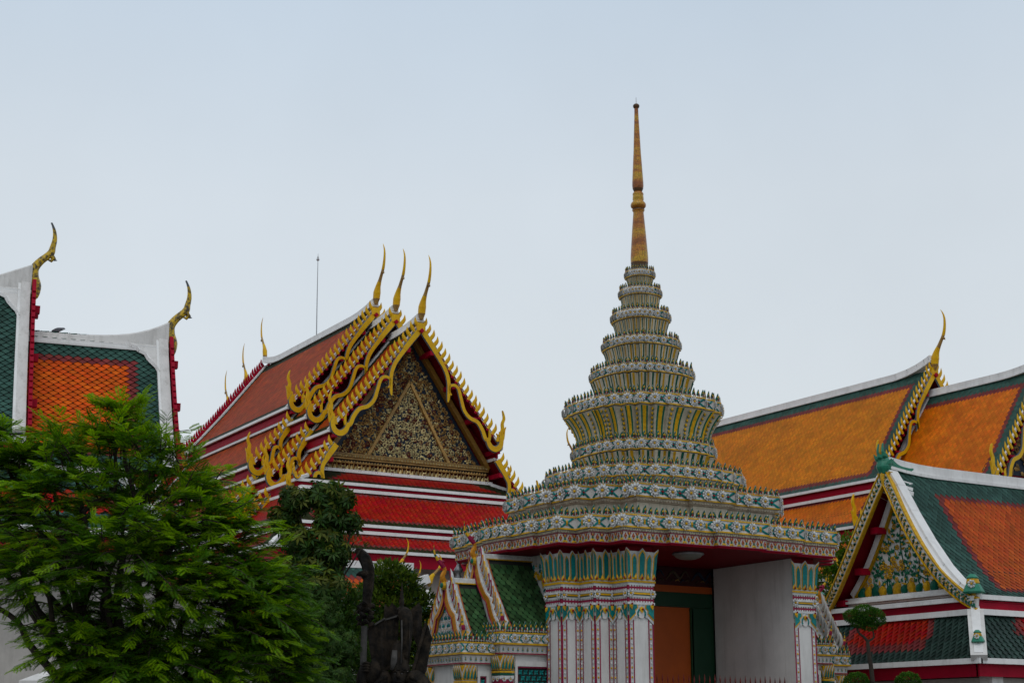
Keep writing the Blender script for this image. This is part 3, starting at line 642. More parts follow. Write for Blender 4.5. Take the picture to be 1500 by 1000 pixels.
    # two small gable roofs
    for (yf, yb, za, zb, hb, cr_) in ((-1.76, -1.12, 4.26, 3.22, .60, 0), (-1.15, -.0, 4.72, 3.38, .88, 1)):
        H = za-zb
        prof = [(0, 0), (.22, .27), (.47, .53), (.74, .79), (1.0, 1.0)]
        S = np.array([hb*p[0] for p in prof]); Z = np.array([za-H*p[1] for p in prof])
        d = np.concatenate([[0], np.cumsum(np.hypot(np.diff(S), np.diff(Z)))]); D = d[-1]
        r = MB()
        for sx in (-1, 1):
            def sf(y, v): return np.array((sx*np.interp(v, d, S), y, np.interp(v, d, Z)))
            vs = np.linspace(0, D, 9)
            for a, e in zip(vs[:-1], vs[1:]):
                q = [sf(yf+.02, a), sf(yb, a), sf(yb, e), sf(yf+.02, e)]
                r.add(q if sx > 0 else q[::-1], [(0, 1, 2, 3)], GAPD)
            rows = int((D-.14)/.082); tw = .13; n_ = max(2, int((yb-yf-.22)/tw))
            for i in range(rows):
                for j in range(n_+1):
                    v = .13+i*.082; y = yf+.25+(j+(.5 if i % 2 else 0))*tw
                    if y+tw*.3 > yb: continue
                    a = sf(y, v); e = sf(y, v+.15); dn = nrm(e-a); yy = np.array((0, 1., 0)); nn = np.cross(yy, dn)*(1 if sx < 0 else -1); nn = nn if nn[2] > 0 else -nn
                    q = [a+yy*s_*tw*.47+dn*dv+nn*l_ for s_, dv, l_ in ((-.92, 0, .004), (.92, 0, .004), (.92, .07, .016), (.66, .115, .024), (0, .145, .03), (-.66, .115, .024), (-.92, .07, .016))]
                    r.add(q, [tuple(range(7))], T_LEAF)
            # white verge with dotted border, brown edge
            for (o0, o1, m, l_) in ((-.02, .19, PORC, .020), (.19, .205, AMBER, .026), (.205, .215, PINK, .026), (-.0, .012, PINK, .026)):
                for a, e in zip(vs[:-1], vs[1:]):
                    q = [sf(yf+.0+o0, a), sf(yf+o1, a), sf(yf+o1, e), sf(yf+o0, e)]; q = [p+np.array((sx*l_, 0, l_*.6)) for p in q]
                    r.add(q if sx > 0 else q[::-1], [(0, 1, 2, 3)], m)
            for q_ in np.linspace(.05, .95, 13):
                p = sf(yf+.12, D*q_)+np.array((sx*.026, 0, .016)); a = sf(0, D*q_-.02); e = sf(0, D*q_+.02); dn = nrm(e-a); yy = np.array((0, 1., 0)); 
                r.put(T_([ribbon((-.5, 0), (.5, 0), .3, 0, YEL), ribbon((0, -.5), (0, .5), .3, 0, YEL)]), p, yy, -dn, nrm(np.array((sx*.8, 0, .5))), .07)
        r.box((0, (yf+yb)/2+.06, za+.015), (.09, yb-yf-.1, .10), PORC); r.box((0, (yf+yb)/2+.06, za-.03), (.12, yb-yf-.1, .02), YEL)
        r.build('tile_roof', w)
        # tympanum, arch band, crockets
        t = MB(); yy = yf+.03
        L_ = [(-S[k], Z[k]) for k in range(len(S)-1, 0, -1)]+[(S[k], Z[k]) for k in range(len(S))]
        t.add([(x, yy, z) for x, z in L_], [tuple(range(len(L_)))], CLEAN)
        if not cr_:
            for i in range(6):
                for k in range(-i, i+1):
                    x = k*.085; z = za-.30-i*.125
                    if abs(x) > np.interp(za-z, za-Z, S)-.16: continue
                    p = (x+random.uniform(-.01, .01), yy-.012, z); a = random.uniform(-.8, .8); c2, s2 = math.cos(a), math.sin(a)
                    t.put(T_([leafpoly(.6, 1.0, 0, .2, TEAL)]), p, (c2, 0, s2), (-s2, 0, c2), (0, -1, 0), .085)
                    t.put(FLOWERS, (x+.035, yy-.02, z-.03), (1, 0, 0), UP, (0, -1, 0), .065)
        t.build('tympanum', w)
        bd = MB()
        for sx in (-1, 1):
            pt = []
            for q_, ins in ((0, .0), (.12, .06), (.30, .10), (.47, .06), (.54, -.01), (.60, .01), (.75, .06), (.90, .05), (1.0, .02)):
                v = D*q_; pt.append((sx*(np.interp(v, d, S)-ins*.75), yf-.01, np.interp(v, d, Z)-.05-ins*.1))
            pt = catmull(pt, 4)
            strip(bd, pt, [.12, .13, .13, .115], .06, (0, -1, 0), AMBER, AMBER); strip(bd, [p+np.array((-sx*.05, -.02, -.02)) for p in pt], [.010], .05, (0, -1, 0), PINK)
            pt2 = [(x+sx*.055, yf+.01, z+.03) for x, y, z in pt]
            strip(bd, pt2, [.06]*4, .08, (0, -1, 0), PORC)
            k = 8 if not cr_ else 10
            for q_ in np.linspace(.10, .86, k):
                v = D*q_; x = sx*(np.interp(v, d, S)+.03); z = np.interp(v, d, Z)+.0
                P_ = catmull([(x, yf+.02, z-.06), (x+sx*.09, yf+.02, z+.06), (x+sx*.085, yf+.02, z+.19), (x+sx*.03, yf+.02, z+.32)], 3)
                tube(bd, P_, np.interp(np.linspace(0, 1, len(P_)), [0, .4, .75, 1], [.03, .055, .042, .004]), PORC, 6, .6)
                tube(bd, P_[1:-1]-np.array((0, .026, 0)), .016, (AMBER, PINK, YEL)[int(q_*100) % 3], 5)
        bd.build('gable_board', w)
        ch = MB(); small_chofa(ch, (0, yf-.02, za+.02), -1, .60); ch.put(T_([dome(.5, .3, 0, 10, YEL), dome(.36, .3, .1, 10, GRN)]), (0, yf-.05, za-.08), (1, 0, 0), UP, (0, -1, 0), .17); ch.build('gable_finial', w)
        for sx in (-1, 1):
            ch = MB(); small_chofa(ch, (sx*(hb+.05), yf-.01, zb+.02), -.3, .40, fat=.8); ch.build('eave_finial', w)
    return w
wing(R(-90), -2.6, 'white gabled wall wing left of the crowned gate, nearer the stone statue')
wing(R(90), 2.6, 'white gabled wall wing peeping out right of the crowned gate')
# ------------------------------------------------------------------ temple halls: tiled roofs
def arc(S):
    S = np.asarray(S, float); return S, np.concatenate([[0], np.cumsum(np.hypot(*np.diff(S, axis=0).T))])
def tiles(mb, S, sx, y0, y1, tw, e, zone, gap, z0=0.0, lim=None, frame=None, thick=.02, over=1.0, gw=.97):
    """diamond tiles on a curved slope. S = section [(x, z)], running down; tiles laid along y. frame maps (x, y, z) -> point"""
    S, d = arc(S); D = d[-1]; fr = frame or (lambda p: p)
    n_ = max(2, int(D/.35)); vs = np.linspace(0, D, n_+1)
    X = lambda v: np.interp(v, d, S[:, 0]); Zf = lambda v: np.interp(v, d, S[:, 1])+z0
    L0 = (lambda v: y0) if lim is None else lim[0]; L1 = (lambda v: y1) if lim is None else lim[1]
    for a, b in zip(vs[:-1], vs[1:]):
        q = [(sx*X(a), L0(a), Zf(a)), (sx*X(a), L1(a), Zf(a)), (sx*X(b), L1(b), Zf(b)), (sx*X(b), L0(b), Zf(b))]
        mb.add([fr(p) for p in q], [(0, 1, 2, 3)], gap)
    rows = int(round(D/e)); e = D/rows; V = []; F = []; M = []
    for i in range(rows+1):
        v0 = (i-1)*e; va, vb, vc, vd = max(0, v0), min(D, v0+e*.15), min(D, v0+e*.9), min(D, v0+2*e*over)
        xs = X(np.array([va, vb, vc, vd])); zs = Zf(np.array([va, vb, vc, vd]))
        tx, tz = X(min(D, v0+1.2*e))-X(max(0, v0)), Zf(min(D, v0+1.2*e))-Zf(max(0, v0)); l = math.hypot(tx, tz)+1e-9
        nx, nz = -tz/l, tx/l
        if nz < 0: nx, nz = -nx, -nz
        lo, hi = L0(max(0, v0+e)), L1(max(0, v0+e)) if lim is None else L1(min(D, max(0, v0+e)))
        lo = L0(min(D, max(0, v0+e)))
        n = int((hi-lo)/tw)+1
        for j in range(n+1):
            y = lo+(j+(.5 if i % 2 else 0))*tw
            if y > hi+tw*.1: continue
            h = tw*.5*gw; yl, yr = max(lo, y-h), min(hi, y+h)
            if yr-yl < .02: continue
            lf = thick
            pts = [(xs[0], yl, zs[0], .003), (xs[0], yr, zs[0], .003), (xs[2], yr, zs[2], lf*.7), (xs[3], min(hi, max(lo, y)), zs[3], lf), (xs[2], yl, zs[2], lf*.7)]
            b = len(V); V += [fr((sx*(x+nx*q), yy, z+nz*q)) for x, yy, z, q in pts]
            F.append(tuple(range(b, b+5))); M.append(zone(y-lo, min(D, max(0, v0+e)), hi-lo, D))
    mb.add(V, F, M)
def zone_border(field, line, border, b=.5, l=.12, top=None, bot=None, left=True, right=True):
    tb = b if top is None else top; bb = b if bot is None else bot
    def f(u, v, U, D):
        a = min(v-tb, D-bb-v, (u-b) if left else 9, (U-b-u) if right else 9)
        return border if a < 0 else (line if a < l else field)
    return f
def naga_board(parent, S, sx, yf, k=1.0, short=False, mg=GOLD, tooth=.25, th=.39, face=-1, straightw=.25, plain=False, hook=True):
    """wavy gilded bargeboard with flame teeth along one roof edge"""
    S, d = arc(S); D = d[-1]*(.905 if not plain else 1)
    def pos(t, n, y=0.0):
        v = t*D; p = np.array([np.interp(v, d, S[:, 0]), np.interp(v, d, S[:, 1])]); q = np.array([np.interp(min(D, v+.05), d, S[:, 0])-np.interp(max(0, v-.05), d, S[:, 0]), np.interp(min(D, v+.05), d, S[:, 1])-np.interp(max(0, v-.05), d, S[:, 1])])
        q /= np.linalg.norm(q); nr = np.array([-q[1], q[0]]); nr = nr if nr[1] > 0 else -nr
        p = p+nr*n; return np.array((sx*p[0], yf+y, p[1]))
    mb = MB(); N = (0, face, 0)
    if plain:
        strip(mb, [pos(t, -.10) for t in np.linspace(0, 1, 12)], [.3], .10, N, mg, mg)
    else:
        A = [(0, -.08), (.08, -.09), (.16, -.09), (.24, -.10)] if not short else [(0, -.05), (.12, -.06), (.25, -.07), (.32, -.08)]
        strip(mb, [pos(t, n*k) for t, n in A], [straightw*k*1.15, straightw*k], .10, N, mg, DARKG)
        if not short:
            B1 = [(.22, -.11), (.30, -.12), (.38, -.16), (.45, -.28), (.51, -.48), (.565, -.72), (.58, -.80)]
            B2 = [(.555, -.52), (.525, -.50), (.495, -.36), (.51, -.18), (.55, -.13), (.62, -.26), (.70, -.42), (.77, -.40), (.83, -.24), (.90, -.26), (.96, -.36), (1.0, -.30)]
        else:
            B1 = [(.30, -.09), (.42, -.12), (.52, -.26), (.60, -.48), (.62, -.56)]
            B2 = [(.62, -.42), (.575, -.38), (.56, -.22), (.62, -.14), (.72, -.24), (.84, -.40), (.94, -.36), (1.0, -.26)]
        for B_, w in ((B1, [.22, .20, .19, .17, .05]), (B2, [.07, .13, .17, .18, .20, .21])):
            P = catmull([pos(t, n*k) for t, n in B_], 5); strip(mb, P, np.array(w)*k, .09, N, mg, DARKG)
    nT = int(D/((tooth*.62 if plain else tooth)*k)); 
    for i in range(nT):
        t = (i+.6)/nT
        p = pos(t, .02*k); q = pos(t, .2*k); o = nrm(q-p); tdir = nrm(pos(max(0, t-.03), 0)-pos(min(1, t+.03), 0))
        s = th*k*random.uniform(.92, 1.08)
        dirv = nrm(o*.75+UP*.7+tdir*.05)
        P = [p-o*.12*k, p+dirv*s*.30+tdir*.02*k, p+dirv*s*.65, p+dirv*s+tdir*.07*k]
        P = catmull(P, 3)
        tube(mb, P, np.interp(np.linspace(0, 1, len(P)), [0, .35, .7, 1], [.05*k, .078*k, .062*k, .006]), [REDB]+[mg]*(len(P)-2), 6, .55, (0, 1, 0))
    strip(mb, [pos(t, .02*k, .06) for t in np.linspace(0, 1, 14)], [.12*k], .06, N, REDB, REDB)
    if not short and not plain and sx > 0:
        p0 = pos(0, -.12*k); mb.box((0, yf-.005*1, p0[2]-.02), (.34*k, .12, .30*k), mg); mb.box((0, yf-.09, p0[2]-.17*k), (.13*k, .10, .13*k), REDB, rot=[nrm((1, 0, 1)), (0, 1, 0), nrm((-1, 0, 1))])
    o = mb.build('bargeboard', parent)
    return pos
def eave_flame(parent, p, sx, k=1.0, face=-1, mg=GOLD):
    """upturned naga head at the foot of a bargeboard; sx points away from the ridge"""
    p = np.array(p, float); mb = MB(); N = (0, face, 0)
    def Q(L): return catmull([p+np.array((sx*x, 0, z))*k for x, z in L], 5)
    strip(mb, Q([(-.12, .12), (.02, -.16), (.22, -.26), (.42, -.16), (.50, .08), (.44, .30)]), np.array([.18, .26, .28, .26, .22, .12])*k, .12, N, mg, DARKG)
    for i, (x0, x1, h) in enumerate(((.40, .44, .42), (.47, .55, .50), (.54, .66, .52), (.33, .30, .34))):
        strip(mb, Q([(x0, .04), (x0+.05, .22), (x1, h)]), np.array([.10, .12, .02])*k, .10-.012*i, N, mg, mg)
    strip(mb, Q([(.42, .25), (.56, .48), (.55, .72), (.62, .92), (.58, 1.14), (.55, 1.22)]), np.array([.12, .17, .14, .12, .06, .01])*k, .08, N, mg, mg)
    strip(mb, Q([(.50, .42), (.64, .50), (.70, .62)]), np.array([.10, .08, .01])*k, .07, N, mg, mg)
    strip(mb, Q([(.0, .05), (.02, .25), (-.03, .46)]), np.array([.1, .13, .01])*k, .07, N, mg, mg)
    mb.build('eave_finial', parent)
def crest(parent, p, fy, h, mats=None, bend=.30, slim=1.0):
    """chofa: bulb, neck with a beak, and a long curved tip; leans along fy*y"""
    p = np.array(p, float); m = mats or GOLD
    L = [(0, -.05), (.005, .05), (.02, .16), (.05, .26), (.10, .36), (.155, .47), (.19, .55), (.215, .68), (.22, .82), (.20, .92), (.165, 1.0)]
    r = [.035, .075, .078, .055, .036, .030, .031, .026, .020, .013, .003]
    P = catmull([p+np.array((0, fy*x*bend/.22, z))*h for x, z in L], 4)
    rr = np.interp(np.linspace(0, 1, len(P)), np.linspace(0, 1, len(r)), r)*h*slim
    mb = MB(); nS = len(P)-1
    cols = [(GOLDD if i < 4 else m) if not (.36 < i/nS < .56) else GOLDD for i in range(nS)]
    if mats is not None: cols = [m if i < nS*.9 else DARKG for i in range(nS)]
    tube(mb, P, rr, cols, 10, .8, (1, 0, 0))
    b = p+np.array((0, fy*.155*bend/.22, .47))*h
    tube(mb, [b, b+np.array((0, fy*.055, -.005))*h, b+np.array((0, fy*.075, -.035))*h], [.028*h, .022*h, .004*h], cols[-nS//2], 6)
    mb.build('gable_finial', parent)
def hip(mb, a, b, w, m): 
    mb.bar(np.array(a)+UP*.03, np.array(b)+UP*.03, w, .12, m)
def skirt(parent, X0, Y0, Z_0, X1, Y1, Z1, yb, tw, e, zone, gap, fas=.28, hipw=.14, wl=.10, sides=(-1, 1), fm=REDB, sag=.06, hipm=None, front=True, thick=.02):
    """hipped apron roof round the front and both sides; eave board below it"""
    r = MB(); dz = Z1-Z_0
    S = [(0, 0), (.33, .33-sag*.6/abs(dz)*-1*0-.0), (1, 1)]
    # front slope: run along local x
    runF = Y0-Y1; runX = X1-X0
    sec = [(q*runF, dz*(q+.25*q*(1-q)*.6)) for q in np.linspace(0, 1, 5)]
    Df = arc(sec)[1][-1]
    if front: tiles(r, sec, 1, -X0, X0, tw, e, zone, gap, Z_0, lim=(lambda v: -(X0+runX*v/Df), lambda v: X0+runX*v/Df), frame=lambda p: (p[1], Y0-p[0], p[2]), thick=thick)
    sec2 = [(q*runX, dz*(q+.25*q*(1-q)*.6)) for q in np.linspace(0, 1, 5)]; D2 = arc(sec2)[1][-1]
    for sx in sides:
        tiles(r, sec2, 1, Y0, yb, tw, e, zone, gap, Z_0, lim=(lambda v: Y0-runF*v/D2, lambda v: yb), frame=lambda p, sx=sx: (sx*(X0+p[0]), p[1], p[2]), thick=thick)
    o = r.build('apron_roof', parent)
    t = MB()
    for sx in (-1, 1):
        if front: 
            pts = [(sx*(X0+runX*q), Y0-runF*q, Z_0+dz*(q+.15*q*(1-q))) for q in np.linspace(0, 1, 4)]
            for a, b in zip(pts[:-1], pts[1:]): hip(t, a, b, hipw, hipm or TRIM)
        t.bar((sx*X1, Y1, Z1), (sx*X1, yb, Z1), .09, wl, TRIM)
        t.bar((sx*(X0+.03), Y0-.03, Z_0+.05), (sx*(X0+.03), yb, Z_0+.05), .12, wl*1.1, TRIM)
    t.bar((-X1-.045, Y1, Z1), (X1+.045, Y1, Z1), .09, wl, TRIM); t.bar((-X0-.06, Y0-.03, Z_0+.05), (X0+.06, Y0-.03, Z_0+.05), .12, wl*1.1, TRIM)
    t.build('white_trim', o)
    f = MB(); xi, yi = X1-.12, Y1+.12
    z = Z1-wl*.4-fas/2
    f.bar((-xi, yi, z), (xi, yi, z), .08, fas, fm)
    for sx in (-1, 1): f.bar((sx*xi, yi-.04, z), (sx*xi, yb, z), .078, fas-.004, fm)
    f.add([(-xi, yi, z), (xi, yi, z), (xi, yb, z), (-xi, yb, z)], [(0, 1, 2, 3)], REDD)
    f.build('red_fascia', o)
    return o
def hall_roof(h, slopes, tiers, zones, gap, tw, e, ridge_m=TRIM, k=1.0, chofa=2.2, bd=GOLD, fas=.30, swoop=.25, rear=False, nb=2, cw=.26, cdz=.30):
    for ti, (yf, yb, dz, ns, rearb) in enumerate(tiers):
        rf = MB()
        for si in range(ns):
            S = np.array(slopes[si]); 
            for sx in (-1, 1):
                tiles(rf, S, sx, yf+.05, yb, tw, e, zones[min(si, len(zones)-1)], gap, dz)
                Sd = S-np.array((.02, .10)); n = len(S)
                for a, b in zip(range(n-1), range(1, n)):     # dark red boarding under the tiles
                    q = [(sx*Sd[a, 0], yf+.02, Sd[a, 1]+dz), (sx*Sd[b, 0], yf+.02, Sd[b, 1]+dz), (sx*Sd[b, 0], yb, Sd[b, 1]+dz), (sx*Sd[a, 0], yb, Sd[a, 1]+dz)]
                    rf.add(q, [(0, 1, 2, 3)], REDD)
                _, d = arc(S)
                for q in np.linspace(.18, .98, 4 if si == 0 else 2):  # purlins
                    v = q*d[-1]; x = np.interp(v, d, S[:, 0]); z = np.interp(v, d, S[:, 1])+dz
                    rf.box((sx*(x-.12), yf+.62, z-.22), (.16, 1.28, .16), REDB)
        o = rf.build('tile_roof', h)
        t = MB()
        n = 18; ys = yf+.02+(yb-yf-.02)*(np.linspace(0, 1, n)**(1.9 if not rearb else 1)); top = slopes[0][0][1]+dz
        zz = lambda y: top+.06+swoop*max(0, 1-(y-yf)/2.2)**2.2+(swoop*1.3*max(0, 1-(yb-y)/2.2)**2.2 if rearb else 0)
        for a, b in zip(ys[:-1], ys[1:]): 
            t.bar((0, a, zz(a)), (0, b+.01, zz(b)), cw, .22, ridge_m); t.bar((0, a, zz(a)-.15), (0, b+.01, zz(b)-.15), cw+.12, .06, ridge_m)
        for si in range(ns):
            S = np.array(slopes[si])
            for sx in (-1, 1):
                for a, b in zip(range(len(S)-1), range(1, len(S))):
                    for y, w in ((yf+.10, .14), (yb-.10, .2)):
                        t.bar((sx*(S[a, 0]+.0), y, S[a, 1]+dz+.04), (sx*(S[b, 0]+.02), y, S[b, 1]+dz+.03), w, .09, TRIM)
                x1, z1 = S[-1]; t.bar((sx*x1, yf+.05, z1+dz), (sx*x1, yb, z1+dz), .09, .10, TRIM)
                if si+1 < ns or True:
                    x2, z2 = (slopes[si+1][0] if si+1 < len(slopes) else (x1-.15, z1-fas-.12))
                    t.bar((sx*(x2+.04), yf+.25, z2+dz+.06), (sx*(x2+.04), yb, z2+dz+.06), .12, .11, TRIM)
        t.build('white_trim', o)
        for si in range(ns):
            x1, z1 = slopes[si][-1]
            for sx in (-1, 1): f = MB(); f.bar((sx*(x1-.12), yf+.2, z1+dz-.05-fas/2), (sx*(x1-.12), yb, z1+dz-.05-fas/2), .08, fas, REDB); f.build('red_fascia', o)
        # infill wall of the gable
        g = MB(); L = []
        for si in range(ns): L += [(p[0]-.06, p[1]+dz-.08) for p in slopes[si]]
        zb = L[-1][1]; poly = [(-x, z) for x, z in reversed(L)]+L[1:]
        g.add([(x, yf+.92, z) for x, z in poly], [tuple(range(len(poly)))], REDD); g.build('gable_wall', h)
        for si in range(ns):
            S = np.array(slopes[si], float)+np.array((0, dz))
            for sx in (-1, 1):
                pos = naga_board(h, S, sx, yf, k, short=si > 0, mg=bd)
                eave_flame(h, pos(1.0, -.30*k), sx, k, mg=bd)
                if rearb:
                    pos = naga_board(h, S, sx, yb, k, plain=True, mg=REDB, face=1); eave_flame(h, pos(1.0, -.30*k), sx, k, face=1)
        crest(h, (0, yf-.05, top+cdz), -1, chofa)
        if rearb: crest(h, (0, yb+.05, top+.45), 1, chofa*.9, slim=.8)

# ---- B: red tiled hall with the dark gilded gable
B = thing('temple_hall', 'red tiled hall with three stepped gilded gables and dark flowered pediment', 'temple hall', (26.27, 48.3, 0), R(-1.5))
ZR = 17.9
SB = [np.array([(0, -.28), (.95, -1.50), (1.9, -2.71), (2.75, -3.72), (3.45, -4.50)])+(0, ZR),
      np.array([(3.25, -4.95), (3.75, -5.62), (4.25, -6.22), (4.72, -6.75)])+(0, ZR),
      np.array([(4.5, -7.2), (5.2, -8.0), (6.0, -8.75)])+(0, ZR)]
zB = [zone_border(T_RUST, T_MAROON, T_DARK, .55, .0, bot=.40), zone_border(T_RUST, T_MAROON, T_DARK, .3, .0, top=.1, bot=.35), zone_border(T_RUST, T_MAROON, T_DARK, .3, .0, top=.1, bot=.3)]
def zfront(u, v, U, D): return zone_border(T_RED, T_MAROON, T_DARK, .55, .1, top=.1, bot=.3)(u, v, U, D)
hall_roof(B, SB, [(0, 2.45, -1.50, 2, False), (2.1, 4.3, -.68, 3, False), (3.85, 15.2, 0.0, 3, True)], zB, GAPR, .19, .115)
# the lower rear tiers beyond the main roof
for i, (y0, y1, dz) in enumerate(((15.0, 17.4, -.75), (17.2, 19.6, -1.6))):
    r = MB()
    for S in SB[:2]:
        for sx in (-1, 1):
            tiles(r, S, sx, y0, y1, .19, .115, zB[0], GAPR, dz)
    o = r.build('tile_roof', B); t = MB(); t.bar((0, y0, ZR+dz-.20), (0, y1, ZR+dz-.16), .26, .22, TRIM)
    for S in SB[:2]:
        for sx in (-1, 1):
            for a, b in zip(S[:-1], S[1:]): t.bar((sx*a[0], y1-.12, a[1]+dz+.04), (sx*b[0], y1-.12, b[1]+dz+.04), .22, .1, TRIM)
    t.build('white_trim', o)
    for S, sh in ((SB[0], False), (SB[1], True)):
        for sx in (-1, 1):
            pos = naga_board(B, S+np.array((0, dz)), sx, y1, 1.0, plain=True, mg=REDB, face=1); eave_flame(B, pos(1.0, -.3), sx, .9, face=1)
    crest(B, (0, y1+.05, ZR+dz+.17), 1, 2.0, slim=.75)
# pediment
pd = MB(); zb = 11.25; yP = .86
S3, d3 = arc(SB[0]-np.array((0, 1.5)))
pl = [(x-.28, z-.36) for x, z in S3 if z > zb+.3]+[(3.05, zb)]
poly = [(-x, z) for x, z in reversed(pl)]+[(x, z) for x, z in pl]
poly = [(x, z) for x, z in poly if not (abs(x) < .3 and z > 15.9)]+[]
poly = [(-3.05, zb), (-.02, 15.72), (.02, 15.72), (3.05, zb)]
pd.add([(x, yP, z) for x, z in poly], [tuple(range(4))], BLUEG)
ped = pd.build('pediment', B)
GW = mat('pale gilding', (.50, .41, .19), .5, .4, 6, island=.5); RB = mat('red brown glass', (.10, .018, .012), .3, .3)
ROS = T_([petal_ring(6, .1, .5, .2, 0, .14, .10, GW), dome(.17, .14, .08, 6, RB)]); ROSG = T_([petal_ring(6, .1, .5, .2, 0, .14, .10, GOLDD), dome(.17, .14, .08, 6, RB)])
ROSR = T_([petal_ring(6, .1, .5, .2, 0, .14, .10, RB), dome(.17, .14, .08, 6, GOLDD)]); ROSB = T_([petal_ring(6, .1, .5, .2, 0, .14, .10, TEAL), dome(.17, .14, .08, 6, GW)])
GLF = T_([leafpoly(.5, 1.0, 0, .2, GW, -.5)]); GLD = T_([leafpoly(.5, 1.0, 0, .2, GOLDD, -.5)])
fl = MB(); pts = []
while len(pts) < 760:
    x = random.uniform(-3, 3); z = random.uniform(zb+.08, 15.5)
    if abs(x) > (15.55-z)*3.05/4.47-.10: continue
    if all((x-a)**2+(z-c)**2 > .104**2 for a, c in pts) or random.random() < .012: pts.append((x, z))
    if random.random() < .00004: break
for x, z in pts:
    a = random.uniform(0, 6.28); ax = (math.cos(a), 0, math.sin(a)); ay = (-math.sin(a), 0, math.cos(a)); inner = abs(x) < (14.0-z)*.56
    if random.random() < .12: fl.put(ROSR, (x, yP-.01, z), ax, ay, (0, -1, 0), random.uniform(.15, .21))
    elif random.random() < .45: fl.put(ROS if (inner or random.random() < .25) else ROSG, (x, yP-.01, z), ax, ay, (0, -1, 0), random.uniform(.13, .19))
    else:
        for j in range(2): fl.put(GLF if (inner or random.random() < .4) else GLD, (x+random.uniform(-.04, .04), yP-.015, z+random.uniform(-.04, .04)), ax if j else ay, ay if j else ax, (0, -1, 0), random.uniform(.12, .17))
fl.build('gilded_flowers', ped)
fr = MB(); BR = mat('brown gilded frame', (.27, .14, .02), .5, .3, 8, island=.0)
for sx in (-1, 1):
    fr.bar((sx*1.62, yP-.05, zb+.05), (sx*.0, yP-.05, 14.15), .10, .14, GOLDD, up=(0, 1, 0)); 
    fr.bar((sx*3.25, yP-.10, zb-.05), (sx*.02, yP-.10, 15.85), .16, .22, BR, up=(0, 1, 0))
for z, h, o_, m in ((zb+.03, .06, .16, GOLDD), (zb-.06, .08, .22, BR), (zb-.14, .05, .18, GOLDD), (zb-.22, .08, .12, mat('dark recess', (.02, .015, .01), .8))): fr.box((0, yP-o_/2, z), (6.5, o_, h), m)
for x in np.arange(-3.1, 3.12, .115):
    fr.put(T_([leafpoly(.9, .9, 0, .2, GOLDD, -.2)]), (x, yP-.17, zb-.30), (1, 0, 0), UP, (0, -1, 0), .14)
    fr.put(ROS, (x, yP-.23, zb-.06), (1, 0, 0), UP, (0, -1, 0), .075)
for i, x in enumerate(np.arange(-3.25, 3.27, .16)):
    dp = .10+.10*abs(((i/4.0) % 1)-.5)*2
    fr.put(ROS if i % 4 == 0 else GLF, (x, yP-.16, zb-.44-dp*.3), (1, 0, 0), UP, (0, -1, 0), .22); fr.put(GLD, (x+.08, yP-.15, zb-.40), (1, 0, 0), UP, (0, -1, 0), .2)
    fr.put(T_([dome(.4, .4, 0, 5, PORC)]), (x+.08, yP-.17, zb-.52-dp), (1, 0, 0), UP, (0, -1, 0), .05)
fr.box((0, yP-.05, zb-.66), (6.7, .16, .12), TRIM); fr.box((0, yP-.12, zb-.74), (6.8, .2, .05), TRIM)
fr.build('pediment_frame', ped)
# apron roofs under the gable
z1 = zone_border(T_RED, T_MAROON, T_DARK, .9, .12, top=.05, bot=.32)
skirt(B, 3.35, .75, 10.62, 4.80, -.42, 10.02, 3, .19, .11, zone_border(T_RED, T_MAROON, T_DARK, .9, .12, top=.0, bot=.4), GAPR, fas=.30, sides=())
skirt(B, 4.62, -.50, 9.72, 5.95, -1.85, 8.42, 18, .19, .115, z1, GAPR, fas=.28)
skirt(B, 5.80, -1.95, 8.12, 6.55, -2.70, 7.48, 18, .19, .115, zone_border(T_RED, T_MAROON, T_DARK, .9, .12, top=.0, bot=.28), GAPR, fas=.42)
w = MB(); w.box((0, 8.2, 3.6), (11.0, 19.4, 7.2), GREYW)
for x in np.linspace(-5.3, 5.3, 6): w.box((x, -1.56, 3.6), (.7, .3, 7.1), WHITE)
w.build('wall', B)
r = MB(); tube(r, [(0, 9.5, 17.5), (-.03, 9.5, 19.4), (-.05, 9.5, 21.15)], [.022, .019, .012], METAL, 6); lathe(r, [(.0, 21.05), (.07, 21.1), (.04, 21.2), (.012, 21.28), (0, 21.42)], (-.05, 9.5), METAL, 8); r.build('lightning_rod', B)
# little gold crest on the hip
for sx in (-1, 1): eave_flame(B, (sx*4.75, -.5, 10.15), sx, .35)

# ---- D: amber tiled hall on the right
Dh = thing('temple_hall', 'amber tiled hall with green borders rising behind the right pavilion', 'temple hall', (44.22, 40.54, 0))
SD = [np.array([(0, 0), (1.16, -1.60), (2.06, -2.95), (2.78, -4.0), (3.15, -4.45)])+(0, 15.15),
      np.array([(2.98, -4.88), (3.6, -5.6), (4.3, -6.25)])+(0, 15.15), np.array([(4.1, -6.7), (4.9, -7.45), (5.8, -8.2)])+(0, 15.15)]
zD = [zone_border(T_AMBER, T_MAROON, T_GREEN, .62, .17, bot=.30, left=True, right=False), zone_border(T_GOLDO, T_MAROON, T_GREEN, .5, .12, top=.0, bot=.3, right=False)]
hall_roof(Dh, SD, [(0, 19, 0, 3, False)], zD, GAPA, .17, .105, chofa=2.15, swoop=.40, cdz=.08)
zD2 = [zone_border(T_GOLDO, T_MAROON, T_GREEN, .62, .17, bot=.1, right=False), zD[1]]
hall_roof(Dh, SD, [(-5.2, .4, -.95, 2, False)], zD2, GAPA, .17, .105, chofa=2.15)
p = MB()
p.add([(-2.7, -4.3, 10.4), (2.7, -4.3, 10.4), (0, -4.3, 13.9)], [(0, 1, 2)], BLUEG)
